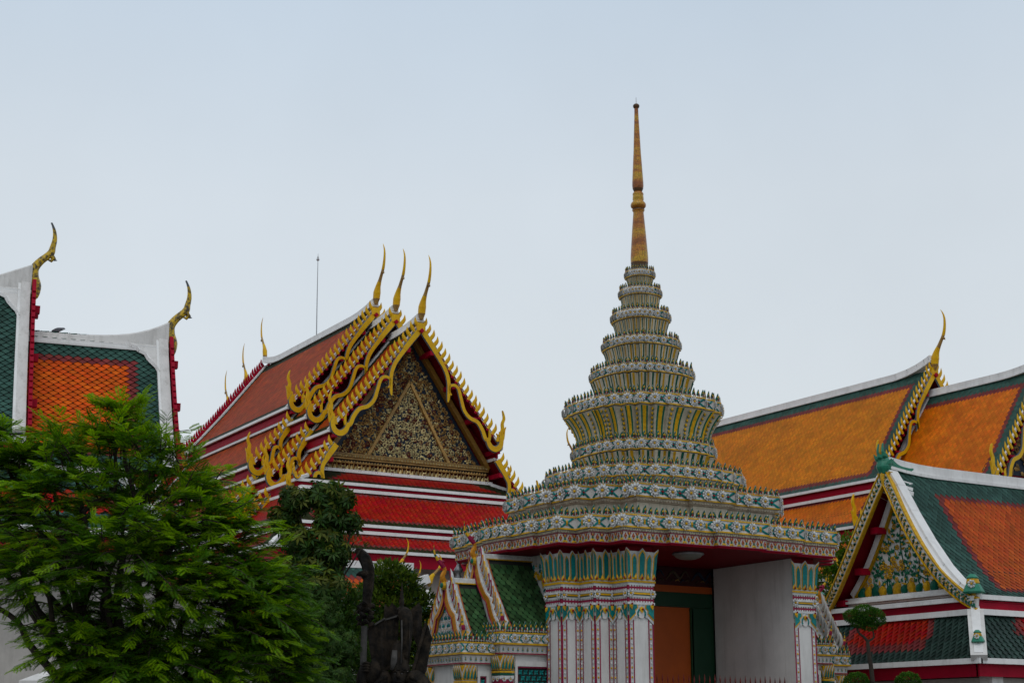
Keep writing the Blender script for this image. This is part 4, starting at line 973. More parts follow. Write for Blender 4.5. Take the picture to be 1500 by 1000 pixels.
for i in range(220):
    z = random.uniform(10.4, 13.6); x = random.uniform(-1, 1)*(13.9-z)*.75; a = random.random()*6.28
    p.put(GLD if i % 3 else ROSG, (x, -4.32, z), (math.cos(a), 0, math.sin(a)), (-math.sin(a), 0, math.cos(a)), (0, -1, 0), random.uniform(.2, .32))
p.build('pediment', Dh)
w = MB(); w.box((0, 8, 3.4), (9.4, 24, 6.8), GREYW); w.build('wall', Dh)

# ---- E: hidden hall whose crest shows over the gate
Eh = thing('temple_hall', 'hall mostly hidden behind the gate, only its single gold crest showing left of the crown', 'temple hall', (35.05, 51.2, 0), R(-90))
SE = [np.array([(0, 0), (1.3, -1.7), (2.6, -3.1)])+(0, 12.05)]
hall_roof(Eh, SE, [(0, 9, 0, 1, False)], [zone_border(T_AMBER, T_MAROON, T_GREEN, .5, .12)], GAPA, .2, .12, chofa=1.35, swoop=.1)
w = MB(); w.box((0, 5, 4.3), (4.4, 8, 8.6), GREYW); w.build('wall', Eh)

# ---- C: white flower gable pavilion, front right
Cp = thing('pavilion', 'white pavilion with green and yellow flowered gable and two tier tiled roof', 'pavilion', (23.5, 23.0, 0), R(-90))
SCc = np.array([(0, 7.02), (.30, 6.555), (.62, 6.00), (1.0, 5.40), (1.42, 4.83), (1.80, 4.44), (2.10, 4.22)])
r = MB(); zC = zone_border(T_BRICK, T_MAROON, T_GREEN, .95, .17, top=.62, bot=.22, right=False)
for sx in (-1, 1):
    tiles(r, SCc, sx, .0, 9, .155, .10, zC, GAPD, 0, thick=.028)
    Sd = SCc-np.array((.03, .09))
    for a, b in zip(Sd[:-1], Sd[1:]): r.add([(sx*a[0], -.02, a[1]), (sx*b[0], -.02, b[1]), (sx*b[0], 9, b[1]), (sx*a[0], 9, a[1])], [(0, 1, 2, 3)], REDD)
    for x, z in ((.50, 5.78), (1.02, 4.98), (1.60, 4.36)): r.box((sx*(x-.02), .14, z-.02), (.20, .26, .13), REDB)
rf = r.build('tile_roof', Cp)
t = MB()
ys = np.linspace(-.02, 9, 22); zz = lambda y: 6.99+.10*max(0, 1-y/1.4)**2
for a, b in zip(ys[:-1], ys[1:]):
    t.bar((0, a, zz(a)+.03), (0, b+.005, zz(b)+.03), .20, .20, TRIM); t.bar((0, a, zz(a)-.10), (0, b+.005, zz(b)-.10), .30, .06, TRIM)
for sx in (-1, 1):
    for a, b in zip(SCc[:-1], SCc[1:]):
        aw, bw = .20, .20
        t.bar((sx*a[0], .05, a[1]+.035), (sx*(b[0]+.008), .05, b[1]+.03), .24, .09, TRIM)
    for k, (dx, dz, w_) in enumerate(((.10, .12, .46), (.20, .24, .36), (.27, .34, .30))): t.bar((sx*(dx+.06), .0, 6.93-dz-.1), (sx*(dx+.1), w_, 6.86-dz-.1), .10, .10, TRIM)
    t.bar((sx*2.10, .0, 4.22), (sx*2.10, 9, 4.22), .08, .09, TRIM)
t.build('white_trim', rf)
# flowered bargeboards
bb = MB()
for sx in (-1, 1):
    P = catmull([(sx*x, -.06-.16*math.sin(math.pi*x/2.1), z-.02) for x, z in SCc]+[(sx*2.22, -.06, 4.17)], 5)
    for a, b in zip(P[:-1], P[1:]): bb.add([a-UP*.03, b-UP*.03, (b[0], .06, b[2]-.03), (a[0], .06, a[2]-.03)], [(0, 1, 2, 3)], REDD); bb.add([a+UP*.05, b+UP*.05, (b[0], .06, b[2]+.05), (a[0], .06, a[2]+.05)], [(0, 1, 2, 3)], TRIM)
    nr = [nrm(np.cross((0, -1, 0), np.gradient(P, axis=0)[i])) for i in range(len(P))]; nr = [n_ if n_[2] > 0 else -n_ for n_ in nr]
    for off, w_, th_, m in ((-.09, .20, .07, WHITE), (.015, .035, .10, YEL), (-.195, .035, .10, YEL)):
        strip(bb, [p+n_*off for p, n_ in zip(P, nr)], [w_], th_, (0, -1, 0), m)
    _, dd = arc(np.array([(abs(p[0]), p[2]) for p in P])); k = 0
    for q in np.arange(.12, dd[-1]-.05, .075):
        i = int(np.searchsorted(dd, q)); i = min(i, len(P)-1); c = P[i]-nr[i]*.09+np.array((0, -.04, 0)); tt = np.cross(nr[i], (0, 1, 0))
        bb.put(FLOWERS if k % 2 == 0 else T_([petal_ring(5, .1, .5, .2, 0, .14, .1, YEL)]), c, nrm(tt), nr[i], (0, -1, 0), .085 if k % 2 == 0 else .10)
        for s_ in (-1, 1): bb.put(T_([leafpoly(.6, 1, 0, .2, GRN)]), c+tt*.03*s_, nrm(tt*.6+nr[i]*s_), nrm(nr[i]*.6*s_-tt*.7), (0, -1, 0), .115)
        k += 1
bb.build('bargeboard', Cp)
# tympanum
tm = MB(); yT = .33
zb = 4.46; PE = np.array([(0, 6.66), (.33, 6.06), (.67, 5.48), (1.05, 4.92), (1.46, zb)]); pl = [tuple(p) for p in PE]
gw_ = MB(); gp = [(x-.03, z-.05) for x, z in SCc]; gp = [(-x, z) for x, z in reversed(gp)]+gp[1:]; gw_.add([(x, yT+.05, z) for x, z in gp], [tuple(range(len(gp)))], REDD); gw_.build('gable_wall', Cp)
poly = [(-x, z) for x, z in reversed(pl)]+pl[1:]
tm.add([(x, yT, z) for x, z in poly], [tuple(range(len(poly)))], TRIM)
tp = tm.build('tympanum', Cp)
fm = MB(); Xw = lambda z: np.interp(-z, -PE[:, 1], PE[:, 0])
for sx in (-1, 1):
    P = catmull([(sx*(Xw(z)+.03), yT-.03, z) for z in (6.64, 6.3, 5.8, 5.3, 4.85, 4.5)], 4)
    strip(fm, P, [.17], .12, (0, -1, 0), TRIM); strip(fm, [p+np.array((-sx*.10, -.03, -.03)) for p in P], [.035], .08, (0, -1, 0), YEL)
for z, h_, o_ in ((4.40, .07, .16), (4.34, .05, .24), (4.29, .04, .16)): fm.box((0, yT-o_/2-.02, z), (3.1, o_, h_), TRIM)
for sx in (-1, 1): fm.box((sx*1.66, yT-.12, 4.33), (.34, .22, .08), TRIM)
fm.build('pediment_frame', tp)
vn = MB(); G3 = mat('leaf green ceramic', (.012, .15, .075), .4, .3, 20, island=.35, spec=.2); random.seed(21); stems = [(-.95, -.28, .55), (-.45, -.12, 1.15), (0, .02, 1.9), (.45, .12, 1.15), (.95, .28, .55), (-.7, -.5, .5), (.7, .5, .5)]
def okp(x, z): return zb+.05 < z and abs(x) < Xw(z)-.16
for x0, dx, hh in stems:
    pts = catmull([(x0+dx*q*-.9+.05*math.sin(q*9+x0*7), yT-.015, zb+.04+hh*q) for q in np.linspace(0, 1, 6)], 4)
    tube(vn, pts, np.linspace(.016, .006, len(pts)), GRN, 5)
cand = []
for i in range(9000):
    z = random.uniform(zb+.15, 6.5); x = random.uniform(-1.6, 1.6)
    if not okp(x, z): continue
    if all((x-a)**2+(z-b)**2 > .090**2 for a, b in cand): cand.append((x, z))
for i, (x, z) in enumerate(cand):
    c = np.array((x, yT-.02, z)); a = random.uniform(-.9, .9); ax = np.array((math.cos(a), 0, math.sin(a))); ay = np.array((-math.sin(a), 0, math.cos(a)))
    kx = (0, 1, 3, 0, 2, 4, 1, 0, 3, 2)[i % 10]
    if kx in (0, 1, 2):
        for ang in (-.9, 0, .9)[:(3 if kx else 2)]:
            c2, s2 = math.cos(ang), math.sin(ang); vn.put(T_([leafpoly(.62, 1, 0, .2, G3)]), c, ax*c2+ay*s2, -ax*s2+ay*c2, (0, -1, 0), random.uniform(.080, .115))
        if kx == 2: vn.put(T_([dome(.3, .2, .05, 6, YEL)]), c, ax, ay, (0, -1, 0), .10)
    elif kx == 3:
        vn.put(T_([petal_ring(6, .1, .5, .2, 0, .16, .1, YEL), dome(.15, .1, .1, 6, GOLDD)]), c, ax, ay, (0, -1, 0), random.uniform(.11, .16))
    else:      # small yellow birds and buds
        s_ = random.choice((-1, 1)); vn.put(T_([leafpoly(.45, 1.0, .05, .3, YEL, -.5), dome(.16, .2, .1, 6, YEL)]), c, ax, nrm(ay+ax*s_*.8), (0, -1, 0), random.uniform(.12, .16))
for i, x in enumerate(np.linspace(-1.42, 1.42, 15)):       # rocks along the foot
    h_ = random.uniform(.10, .2); m = (YEL, GRN, YEL, GRN)[i % 4]
    vn.put(T_([dome(.5, .5, 0, 8, m)]), (x, yT-.02, zb+.05+h_*.2), (1, 0, .15*random.uniform(-1, 1)), (.2*random.uniform(-1, 1), 0, 1), (0, -1, 0), (random.uniform(.16, .24), h_*1.7, .14))
vn.build('flower_relief', tp)
# crown piece at the apex and caps on the lower ends
ap = MB(); G2 = mat('jade green ceramic', (.02, .20, .12), .35, .3, 14, island=.1)
tube(ap, catmull([(0, -.05, 6.85), (0, -.07, 7.02), (0, -.07, 7.16), (0, -.09, 7.34)], 4), [.09, .12, .14, .16, .17, .16, .15, .14, .12, .09, .06, .03, .01], G2, 8)
for q in range(9):
    a = q*.7; ap.put(T_([leafpoly(1, 1, 0, .3, G2)]), (.12*math.cos(a), -.07+.12*math.sin(a), 7.0+.02*q), (-math.sin(a), math.cos(a), 0), nrm((.35*math.cos(a), .35*math.sin(a), 1)), (math.cos(a), math.sin(a), 0), .17)
strip(ap, catmull([(0, .0, 7.12), (0, .22, 7.0), (0, .5, 6.98), (0, .66, 7.02)], 4), [.22, .2, .14, .04], .23, (1, 0, 0), G2)
tube(ap, catmull([(0, -.09, 6.62), (0, -.12, 6.80), (0, -.10, 6.95)], 4), .06, YEL, 6)
for k in range(3): strip(ap, catmull([(.05*(k-1), -.1, 7.2), (.07*(k-1), -.16, 7.32), (.06*(k-1), -.13, 7.5)], 3), [.06, .05, .01], .04, (1, 0, 0), YEL if k == 1 else G2)
ap.build('gable_finial', Cp)
def bellcap(mb, c, k, tilt=0):
    for r0, r1, z0, z1, m in ((.20, .13, 0, .17, G2), (.125, .105, .17, .27, YEL), (.12, .05, .27, .36, G2)):
        n = 10; V = [(c[0]+r*k*math.cos(2*math.pi*i/n)*(1+.06*(i % 2)), c[1]+r*k*math.sin(2*math.pi*i/n)*(1+.06*(i % 2)), c[2]+z*k) for r, z in ((r0*.85, z0-.01), (r0, z0+.02), (r1, z1)) for i in range(n)]
        mb.add(V, [(a*n+i, a*n+(i+1) % n, (a+1)*n+(i+1) % n, (a+1)*n+i) for a in range(2) for i in range(n)]+[tuple(range(n))[::-1], tuple(range(2*n, 3*n))], m)
    mb.put(FLOWERS, np.array(c)+np.array((.10*k, -.14*k, .16*k)), nrm((1, .6, 0)), UP, nrm((.5, -1, 0)), .16*k)
for sx in (-1, 1):
    b = MB(); bellcap(b, (sx*2.12, -.06, 4.28), 1.0); tube(b, [(sx*2.12, -.06, 4.16), (sx*2.12, -.06, 4.3)], .05, YEL, 6); b.build('eave_finial', Cp)
# pent strip under the gable, fascia and lower roof
r = MB(); tiles(r, [(0, 0), (.25, -.07), (.5, -.13)], 1, -2.1, 2.1, .155, .10, zone_border(T_BRICK, T_MAROON, T_DARK, .75, .0, top=0, bot=.20), GAPD, 4.30, frame=lambda p: (p[1], .42-p[0], p[2])); pr = r.build('pent_roof', Cp)
t = MB(); t.bar((-2.16, -.08, 4.18), (2.16, -.08, 4.18), .08, .09, TRIM); t.build('white_trim', pr)
f = MB(); f.bar((-2.06, .04, 4.06), (2.06, .04, 4.06), .08, .20, REDB)
for sx in (-1, 1): f.bar((sx*2.02, .08, 4.06), (sx*2.02, 9, 4.06), .08, .20, REDB)
f.build('red_fascia', Cp)
T_WET = tile('slate green wet tile', (.022, .045, .036), .35, rough=.3)
def zC2(u, v, U, D):
    st = .14*int(v/.14); a = min(u, U-u)-1.05-.9*(1-st/D)*.0-(.28*((v/D)*2.2//1)); bt = D-.36-v
    return T_WET if (a < 0 or bt < 0) else (T_MAROON if (a < .22 or bt < .12) else T_RED)
sk = skirt(Cp, 2.10, -.02, 3.88, 2.68, -.66, 2.98, 9, .155, .095, zC2, GAPD, fas=.24, hipw=.02, thick=.04)
for sx in (-1, 1):
    hp = MB(); a = np.array((sx*2.12, -.04, 3.90)); b = np.array((sx*2.70, -.68, 2.98)); hp.bar(a+UP*.03, b+UP*.05, .30, .14, WHITE); hp.bar(a+UP*.11, b+UP*.13, .16, .05, TRIM)
    bellcap(hp, a*.22+b*.78+UP*.14, .62); hp.build('hip_ridge', sk)
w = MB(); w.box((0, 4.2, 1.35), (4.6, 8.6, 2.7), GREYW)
for sx in (-1, 1):
    for y in np.arange(0.0, 8, 1.3): w.box((sx*2.35, y, 1.35), (.3, .3, 2.75), WHITE)
w.build('wall', Cp)

# ---- A: hall on the far left with white verges
Ah = thing('temple_hall', 'hall at left with broad white verges and orange and green diamond tiles', 'temple hall', (9.87, 28.33, 0), R(78.9))
# local: -y = ridge direction towards the right gable, +-x across; the slope seen is local +x? (towards the camera)
def verge_hall(h, yf, yb, zr, S, zone, tw, e, fin, drop):
    r = MB()
    for sx in (-1, 1):
        tiles(r, S, sx, yf+.05, yb, tw, e, zone, GAPD, zr, thick=.028, gw=.88, over=.90)
        Sd = S-np.array((.03, .1))
        for a, b in zip(Sd[:-1], Sd[1:]): r.add([(sx*a[0], yf, a[1]+zr), (sx*b[0], yf, b[1]+zr), (sx*b[0], yb, b[1]+zr), (sx*a[0], yb, a[1]+zr)], [(0, 1, 2, 3)], REDD)
    o = r.build('tile_roof', h)
    t = MB(); n = 18; ys = np.linspace(yf, yb, n); zz = lambda y: zr-.04+.30*max(0, 1-(y-yf)/1.5)**2.8-.10*(1-max(0, 1-(y-yf)/1.7))
    for a, b in zip(ys[:-1], ys[1:]):      # rounded ridge sweeping up to the crest
        for s_ in (-1, 1):
            V = [(0, a, zz(a)+.14), (s_*.07, a, zz(a)+.10), (s_*.12, a, zr-.20), (0, b, zz(b)+.14), (s_*.07, b, zz(b)+.10), (s_*.12, b, zr-.20)]
            t.add(V, [(0, 1, 4, 3), (1, 2, 5, 4)] if s_ > 0 else [(3, 4, 1, 0), (4, 5, 2, 1)], WHITE)
    for sx in (-1, 1):
        t.bar((sx*.13, yf, zr-.19), (sx*.13, yb, zr-.20), .10, .07, TRIM); t.bar((sx*.165, yf+.15, zr-.245), (sx*.165, yb, zr-.25), .08, .04, TRIM)
        for a, b in zip(S[:-1], S[1:]):
            t.bar((sx*(a[0]+.02), yf+.10, a[1]+zr+.05), (sx*(b[0]+.02), yf+.10, b[1]+zr+.045), .17, .11, WHITE)
            t.bar((sx*(a[0]+.02), yf+.21, a[1]+zr+.04), (sx*(b[0]+.02), yf+.21, b[1]+zr+.035), .05, .09, TRIM)
        # scalloped white corner piece under the ridge
        _, d = arc(S); X = lambda v: np.interp(v, d, S[:, 0]); Zf = lambda v: np.interp(v, d, S[:, 1])+zr
        prof = [(.17, .80), (.24, .70), (.27, .60), (.36, .56), (.42, .44), (.56, .38), (.68, .29), (.74, .24)]
        q = [(yf+.19, .18)]+[(yf+y, v) for v, y in [(a_, b_) for a_, b_ in prof]]+[(yf+.19, .86)]
        V = [np.array((sx*(X(v)+.055), y, Zf(v)+.035)) for y, v in q]; t.add(V, [tuple(range(len(V)))], WHITE)
        for (y0, v0), (y1, v1) in zip(q[1:-1], q[2:]): t.bar((sx*(X(v0)+.05), y0, Zf(v0)+.03), (sx*(X(v1)+.05), y1, Zf(v1)+.03), .05, .06, TRIM)
    t.build('white_trim', o)
    bd = MB()
    for sx in (-1, 1):
        _, d = arc(S); D = d[-1]
        for a, b in zip(S[:-1], S[1:]): bd.bar((sx*a[0], yf-.05, a[1]+zr+.02), (sx*b[0], yf-.05, b[1]+zr+.02), .07, .26, REDB)
        for q in np.arange(.3, D, .16):
            x = np.interp(q, d, S[:, 0]); z = np.interp(q, d, S[:, 1])+zr
            bd.box((sx*(x+.10), yf-.05, z+.10), (.07, .055, .10), REDB, rot=[nrm((.84*sx, 0, .54)), (0, 1, 0), nrm((-.54*sx, 0, .84))])
        for q in (.10, .42, .72):
            v = q*D+.15; x = np.interp(v, d, S[:, 0]); z = np.interp(v, d, S[:, 1])+zr; bd.box((sx*(x-.06), yf-.06, z-.06), (.13, .24, .14), REDB)
    bd.build('bargeboard', h)
    # crest: gold with black wear, black tip
    L = [(.0, -.20), (.07, -.14), (.09, .0), (.06, .14), (.07, .27), (.14, .38), (.22, .46), (.285, .53), (.305, .62), (.325, .74), (.315, .86), (.285, .95), (.26, 1.0)]
    rr = [.05, .085, .092, .078, .064, .056, .052, .054, .042, .034, .025, .016, .013]
    P = catmull([(0, yf+.05-x*1.28, fin+z*1.28) for x, z in L], 4); k = len(P)-1
    c = MB(); tube(c, P, np.interp(np.linspace(0, 1, len(P)), np.linspace(0, 1, len(rr)), rr)*1.3, [GOLDW if i < k*.86 else DARKG for i in range(k)], 8, .8, (1, 0, 0))
    b = np.array((0, yf+.05-.28*1.28, fin+.50*1.28)); tube(c, [b, b+np.array((0, -.06, -.07)), b+np.array((0, -.02, -.12)), b+np.array((0, .05, -.10))], [.06, .05, .035, .01], GOLDW, 6)
    tube(c, [b, b+np.array((0, -.09, -.10)), b+np.array((0, -.13, -.10))], [.03, .025, .004], DARKG, 5)
    c.build('gable_finial', h)
    return o
SA = np.array([(0, 0), (.46, -.80), (.95, -1.55), (1.45, -2.25), (1.95, -2.85)])
zA1 = zone_border(T_ORANGE, T_MAROON, T_GREEN, .58, .17, top=.62, bot=.3, right=False)
zA2 = lambda u, v, U, D: T_GREEN if u < 1.2 else T_ORANGE
verge_hall(Ah, 0.0, 3.2, 9.00, SA, zA1, .172, .072, 8.98, 0)
verge_hall(Ah, 2.60, 12, 9.88, SA*np.array((1.0, 1.13)), zA2, .172, .072, 9.86, 0)
skirt(Ah, 1.95, 1.0, 6.05, 3.2, .2, 4.9, 12, .2, .12, zone_border(T_RED, T_MAROON, T_GREEN, .5, .1), GAPD, fas=.3, front=True)
w = MB()
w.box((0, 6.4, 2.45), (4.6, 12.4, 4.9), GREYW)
for y in np.arange(.3, 12, 1.5): w.box((2.42, y, 2.45), (.35, .45, 4.85), WHITE); w.box((2.36, y, 4.5), (.4, .5, .14), GOLDD)
t_ = MB(); pA = [(-1.8, .5, 6.3), (1.8, .5, 6.3), (0, .5, 8.8)]; w.add(pA, [(0, 1, 2)], REDD)
w.build('wall', Ah)
for sx in (-1, 1): bx = MB(); bx.bar((sx*2.05, 2.6, 6.55), (sx*2.05, 12, 6.55), .10, .12, TRIM); bx.bar((sx*1.98, 2.6, 6.38), (sx*1.98, 12, 6.38), .08, .24, REDB); bx.bar((sx*2.02, 2.6, 6.18), (sx*2.02, 12, 6.18), .14, .16, TRIM); bx.build('red_fascia', Ah)

# ---- F: low gallery behind the bushes
Ga = thing('gallery', 'low gallery with white ridges and orange tiles behind the bushes left of the gate', 'gallery', (21.5, 38.9, 0), R(90))
SG = np.array([(0, 0), (.5, -.7), (1.1, -1.35), (1.7, -1.85)])
r = MB()
for sx in (-1, 1):
    tiles(r, SG, sx, 0, 5.6, .2, .12, zone_border(T_BRICK, T_MAROON, T_GREEN, .5, .12, right=False), GAPD, 5.55); tiles(r, SG*.8, sx, 0.5, 3.4, .2, .12, zone_border(T_BRICK, T_MAROON, T_GREEN, .4, .12), GAPD, 6.2)
o = r.build('tile_roof', Ga); t = MB()
ys = np.linspace(0, 5.6, 12); zz = lambda y: 5.60+.35*max(0, 1-y/1.5)**2
for a, b in zip(ys[:-1], ys[1:]): t.bar((0, a, zz(a)), (0, b+.01, zz(b)), .24, .24, TRIM)
t.bar((0, .5, 6.25), (0, 3.4, 6.2), .2, .2, TRIM)
for sx in (-1, 1):
    for a, b in zip(SG[:-1], SG[1:]): t.bar((sx*a[0], .1, a[1]+5.6), (sx*b[0], .1, b[1]+5.6), .3, .12, TRIM)
t.build('white_trim', o)
crest(Ga, (0, -.05, 5.78), -1, .9, bend=.42, slim=1.3); crest(Ga, (0, .9, 6.15), -1, .9); crest(Ga, (0, .45, 5.7), -1, .75)
w = MB(); w.box((0, 2.9, 1.9), (2.8, 5.3, 3.8), GREYW); w.build('wall', Ga)
# ------------------------------------------------------------------ small things
bd = thing('pigeon', 'grey pigeon perched on the white ridge of the left hall', 'bird', (7.86, 28.72, 8.99), R(-11)); bd.scale = (.72, .72, .72)
b = MB(); tube(b, catmull([(-.17, 0, .035), (-.10, 0, .055), (0, 0, .085), (.08, 0, .11), (.125, 0, .125)], 4), [.012, .02, .028, .035, .042, .05, .055, .058, .058, .055, .05, .046, .042, .038, .034, .03, .02], mat('pigeon feathers', (.12, .12, .14), .7, .4, 30), 10, .9); 
tube(b, [(.10, 0, .12), (.145, 0, .128), (.175, 0, .12)], [.034, .03, .006], mat('pale pigeon head', (.30, .31, .33), .7, .2, 20), 8); b.build('body', bd, True)
b = MB(); [tube(b, [(.02, s*.02, .06), (.025, s*.02, .0)], .006, RUBY, 5) for s in (-1, 1)]; b.build('leg', bd)

wp = thing('white_pillar', 'white plastered gate post with pyramid cap beneath the feathery tree', 'pillar', (5.43, 19.25, 0), R(-32))
b = MB(); b.box((0, 0, 1.1), (.40, .40, 2.2), WHITE); b.build('shaft', wp)
b = MB(); b.add([(-.25, -.25, 2.20), (.25, -.25, 2.20), (.25, .25, 2.20), (-.25, .25, 2.20), (-.25, -.25, 2.26), (.25, -.25, 2.26), (.25, .25, 2.26), (-.25, .25, 2.26), (0, 0, 2.39)], [(3, 2, 1, 0), (0, 1, 5, 4), (1, 2, 6, 5), (2, 3, 7, 6), (3, 0, 4, 7), (4, 5, 8), (5, 6, 8), (6, 7, 8), (7, 4, 8)], CLEAN); b.build('cap', wp)
lp = thing('lamp_post', 'slim grey lamp post standing behind the left gabled wing', 'lamp post', (14.9, 25.75, 0))
b = MB(); lathe(b, [(.06, 0), (.05, 3.9), (.035, 4.5), (.035, 4.62)], (0, 0), METAL, 10); b.build('pole', lp, True)
b = MB(); lathe(b, [(.03, 4.5), (.06, 4.55), (.03, 4.6), (.075, 4.64), (.09, 4.68), (.05, 4.74), (.03, 4.8), (.055, 4.84), (.0, 4.92)], (0, 0), METAL, 12); b.build('finial', lp, True)

# ---- guardian statue
gs = thing('guardian_statue', 'dark stone guardian statue with flag plates and a tall curved halberd', 'statue', (11.72, 22.08, 0), R(-32))
# local: -y faces the camera, +x right. 1 px of the photo is about 1.06 cm here
b = MB(); b.box((0, .1, .45), (1.1, 1.0, .9), STONE); b.box((0, .1, .95), (1.25, 1.15, .12), STONE); b.build('pedestal', gs)
b = MB()
tube(b, catmull([(0, .08, 1.0), (0, .08, 1.35), (0, .06, 1.75), (0, .07, 2.1), (0, .06, 2.32), (0, .02, 2.46)], 4), np.interp(np.linspace(0, 1, 21), [0, .25, .5, .75, .92, 1], [.36, .33, .30, .36, .26, .12]), STONE, 14, .75, (1, 0, 0))
for s in (-1, 1):
    tube(b, catmull([(s*.13, .02, 1.35), (s*.17, 0, 1.15), (s*.18, -.02, 1.0)], 4), .15, STONE, 10)
    # layered shoulder plates
    P = catmull([(s*.10, .03, 2.50), (s*.26, .0, 2.46), (s*.38, -.02, 2.30), (s*.43, -.03, 2.05)], 5); tube(b, P, np.interp(np.linspace(0, 1, len(P)), [0, .3, .7, 1], [.10, .17, .17, .11]), STONE, 12)
    for k in range(5):
        q = P[3+k*2]; tube(b, [q+np.array((-.02*s, -.16, .05)), q+np.array((.05*s, -.15, -.02)), q+np.array((.10*s, -.10, -.07))], .03, STONE, 6)
b.build('body', gs, True)
b = MB()   # raised arm and fist on the halberd
tube(b, catmull([(-.40, -.02, 2.25), (-.52, -.05, 2.30), (-.56, -.10, 2.50), (-.52, -.12, 2.66)], 5), np.linspace(.13, .085, 16), STONE, 10)
tube(b, catmull([(-.46, -.12, 2.44), (-.37, -.13, 2.62), (-.40, -.12, 2.80)], 4), [.07, .09, .10, .11, .11, .10, .08, .05, .02], STONE, 9)
for k in range(4): tube(b, catmull([(-.56, -.20, 2.60+.04*k), (-.50, -.23, 2.61+.04*k), (-.45, -.18, 2.60+.04*k)], 3), .02, STONE, 6)
b.build('arm', gs, True)
b = MB()   # head with face
hp_ = [(.0, 2.34), (.07, 2.36), (.105, 2.42), (.125, 2.50), (.13, 2.58), (.12, 2.66), (.09, 2.72), (0, 2.75)]
lathe(b, hp_, (0, -.06), STONE, 18)
tube(b, catmull([(0, -.185, 2.60), (0, -.215, 2.535), (0, -.19, 2.50)], 4), [.018, .022, .026, .030, .034, .036, .034, .028, .018], STONE, 8)
for s in (-1, 1):
    b.put(T_([dome(.5, .4, 0, 8, STONEL)]), (s*.048, -.175, 2.565), (1, 0, 0), UP, (0, -1, 0), (.045, .026, .03))
    tube(b, catmull([(s*.015, -.19, 2.59), (s*.05, -.195, 2.607), (s*.095, -.165, 2.59)], 3), .012, STONE, 6)
    tube(b, catmull([(s*.125, -.05, 2.60), (s*.145, -.05, 2.54), (s*.125, -.05, 2.46)], 3), .025, STONE, 6)
tube(b, [(-.045, -.17, 2.445), (0, -.185, 2.44), (.045, -.17, 2.445)], .012, STONE, 6)
for x in (-.05, 0, .05): tube(b, catmull([(x, -.16, 2.41), (x*1.2, -.17, 2.33), (x*.8, -.15, 2.24)], 3), [.025, .028, .03, .03, .026, .018, .006], STONE, 6)
b.build('head', gs, True)
b = MB()   # helmet, ridge and spike
lathe(b, [(.17, 2.62), (.175, 2.66), (.15, 2.70), (.145, 2.9), (.12, 3.02), (.05, 3.08)], (0, -.04), STONE, 16)
tube(b, catmull([(.10, -.10, 2.80), (.11, -.12, 3.1), (.10, -.11, 3.38), (.06, -.06, 3.50), (.0, -.0, 3.49)], 5), np.interp(np.linspace(0, 1, 21), [0, .3, .7, 1], [.06, .10, .115, .06]), STONE, 10)
for x in (.04, .16): tube(b, [(x, -.20, 2.72), (x+.01, -.225, 3.05), (x, -.2, 3.38)], .012, STONEL if x < .1 else STONE, 5)
tube(b, catmull([(.02, 0, 3.42), (.02, 0, 3.56), (.02, 0, 3.62), (.02, 0, 3.74), (.02, 0, 3.99)], 4), [.10, .085, .06, .075, .085, .07, .05, .04, .035, .04, .045, .04, .035, .028, .02, .01, .003], STONE, 10)
strip(b, [(-.10, -.19, 2.62), (-.07, -.21, 2.76), (-.06, -.21, 2.92)], [.05, .10, .08], .04, (0, -1, 0), STONEL)
b.build('headdress', gs, True)
def plate(mb, pts, y, th, m):
    n = len(pts); V = [(x, y+dy*.0-th/2, z) for x, z in pts for dy in (0,)]+[(x, y+th/2, z) for x, z in pts]
    mb.add(V, [tuple(range(n)), tuple(range(2*n-1, n-1, -1))]+[(i, n+i, n+(i+1) % n, (i+1) % n) for i in range(n)], m)
b = MB(); plate(b, [(-.52, 3.24), (-.40, 2.56), (-.05, 2.66), (-.02, 3.46), (-.10, 3.45), (-.22, 3.43), (-.24, 3.415), (-.38, 3.34)], .02, .07, STONE)
for x0, x1 in ((-.24, -.20), (-.10, -.07)): strip(b, [(x0, -.025, 3.40), (x1, -.025, 2.7)], [.02], .03, (0, -1, 0), STONE)
strip(b, [(-.52, -.0, 3.25), (-.24, -.0, 3.42), (-.23, 0, 3.40), (-.02, 0, 3.465)], [.035], .10, (0, -1, 0), STONEL)
b.build('flag_plate', gs)
b = MB(); plate(b, [(.22, 2.55), (.40, 3.34), (.44, 3.32), (.50, 3.12), (.42, 2.62), (.34, 2.45)], .06, .07, STONE); strip(b, [(.20, .0, 2.56), (.41, .0, 3.35)], [.05], .09, (0, -1, 0), STONE); b.build('flag_plate', gs)
for (pl, y) in (([(-.28, 3.3), (-.26, 3.66), (-.20, 3.60), (-.14, 3.68), (-.06, 3.6), (-.04, 3.4)], .16), ([(.14, 3.3), (.16, 3.58), (.22, 3.62), (.28, 3.68), (.33, 3.60), (.34, 3.2), (.3, 2.9)], .16)):
    b = MB(); plate(b, pl, y, .06, STONE); b.build('flag_plate', gs)
b = MB()   # halberd: pole, carved socket, curved blade with its back hook
tube(b, [(-.56, -.10, 1.0), (-.555, -.10, 2.7), (-.55, -.10, 3.3)], .052, [STONE, STONEL], 10)
for k in range(16):
    a = k*2.4; tube(b, catmull([(-.54+.05*math.cos(a), -.10+.05*math.sin(a), 3.30+.022*k), (-.54+.12*math.cos(a), -.10+.10*math.sin(a), 3.33+.022*k), (-.54+.13*math.cos(a+.5), -.10+.11*math.sin(a+.5), 3.29+.022*k)], 3), [.04, .045, .04, .035, .03, .02, .008], STONE, 6)
strip(b, catmull([(-.53, -.1, 3.5), (-.515, -.1, 3.75), (-.50, -.1, 4.02), (-.515, -.1, 4.20), (-.58, -.1, 4.36), (-.68, -.1, 4.46), (-.73, -.1, 4.44)], 6), [.13, .15, .18, .19, .19, .13, .01], .09, (0, -1, 0), STONE)
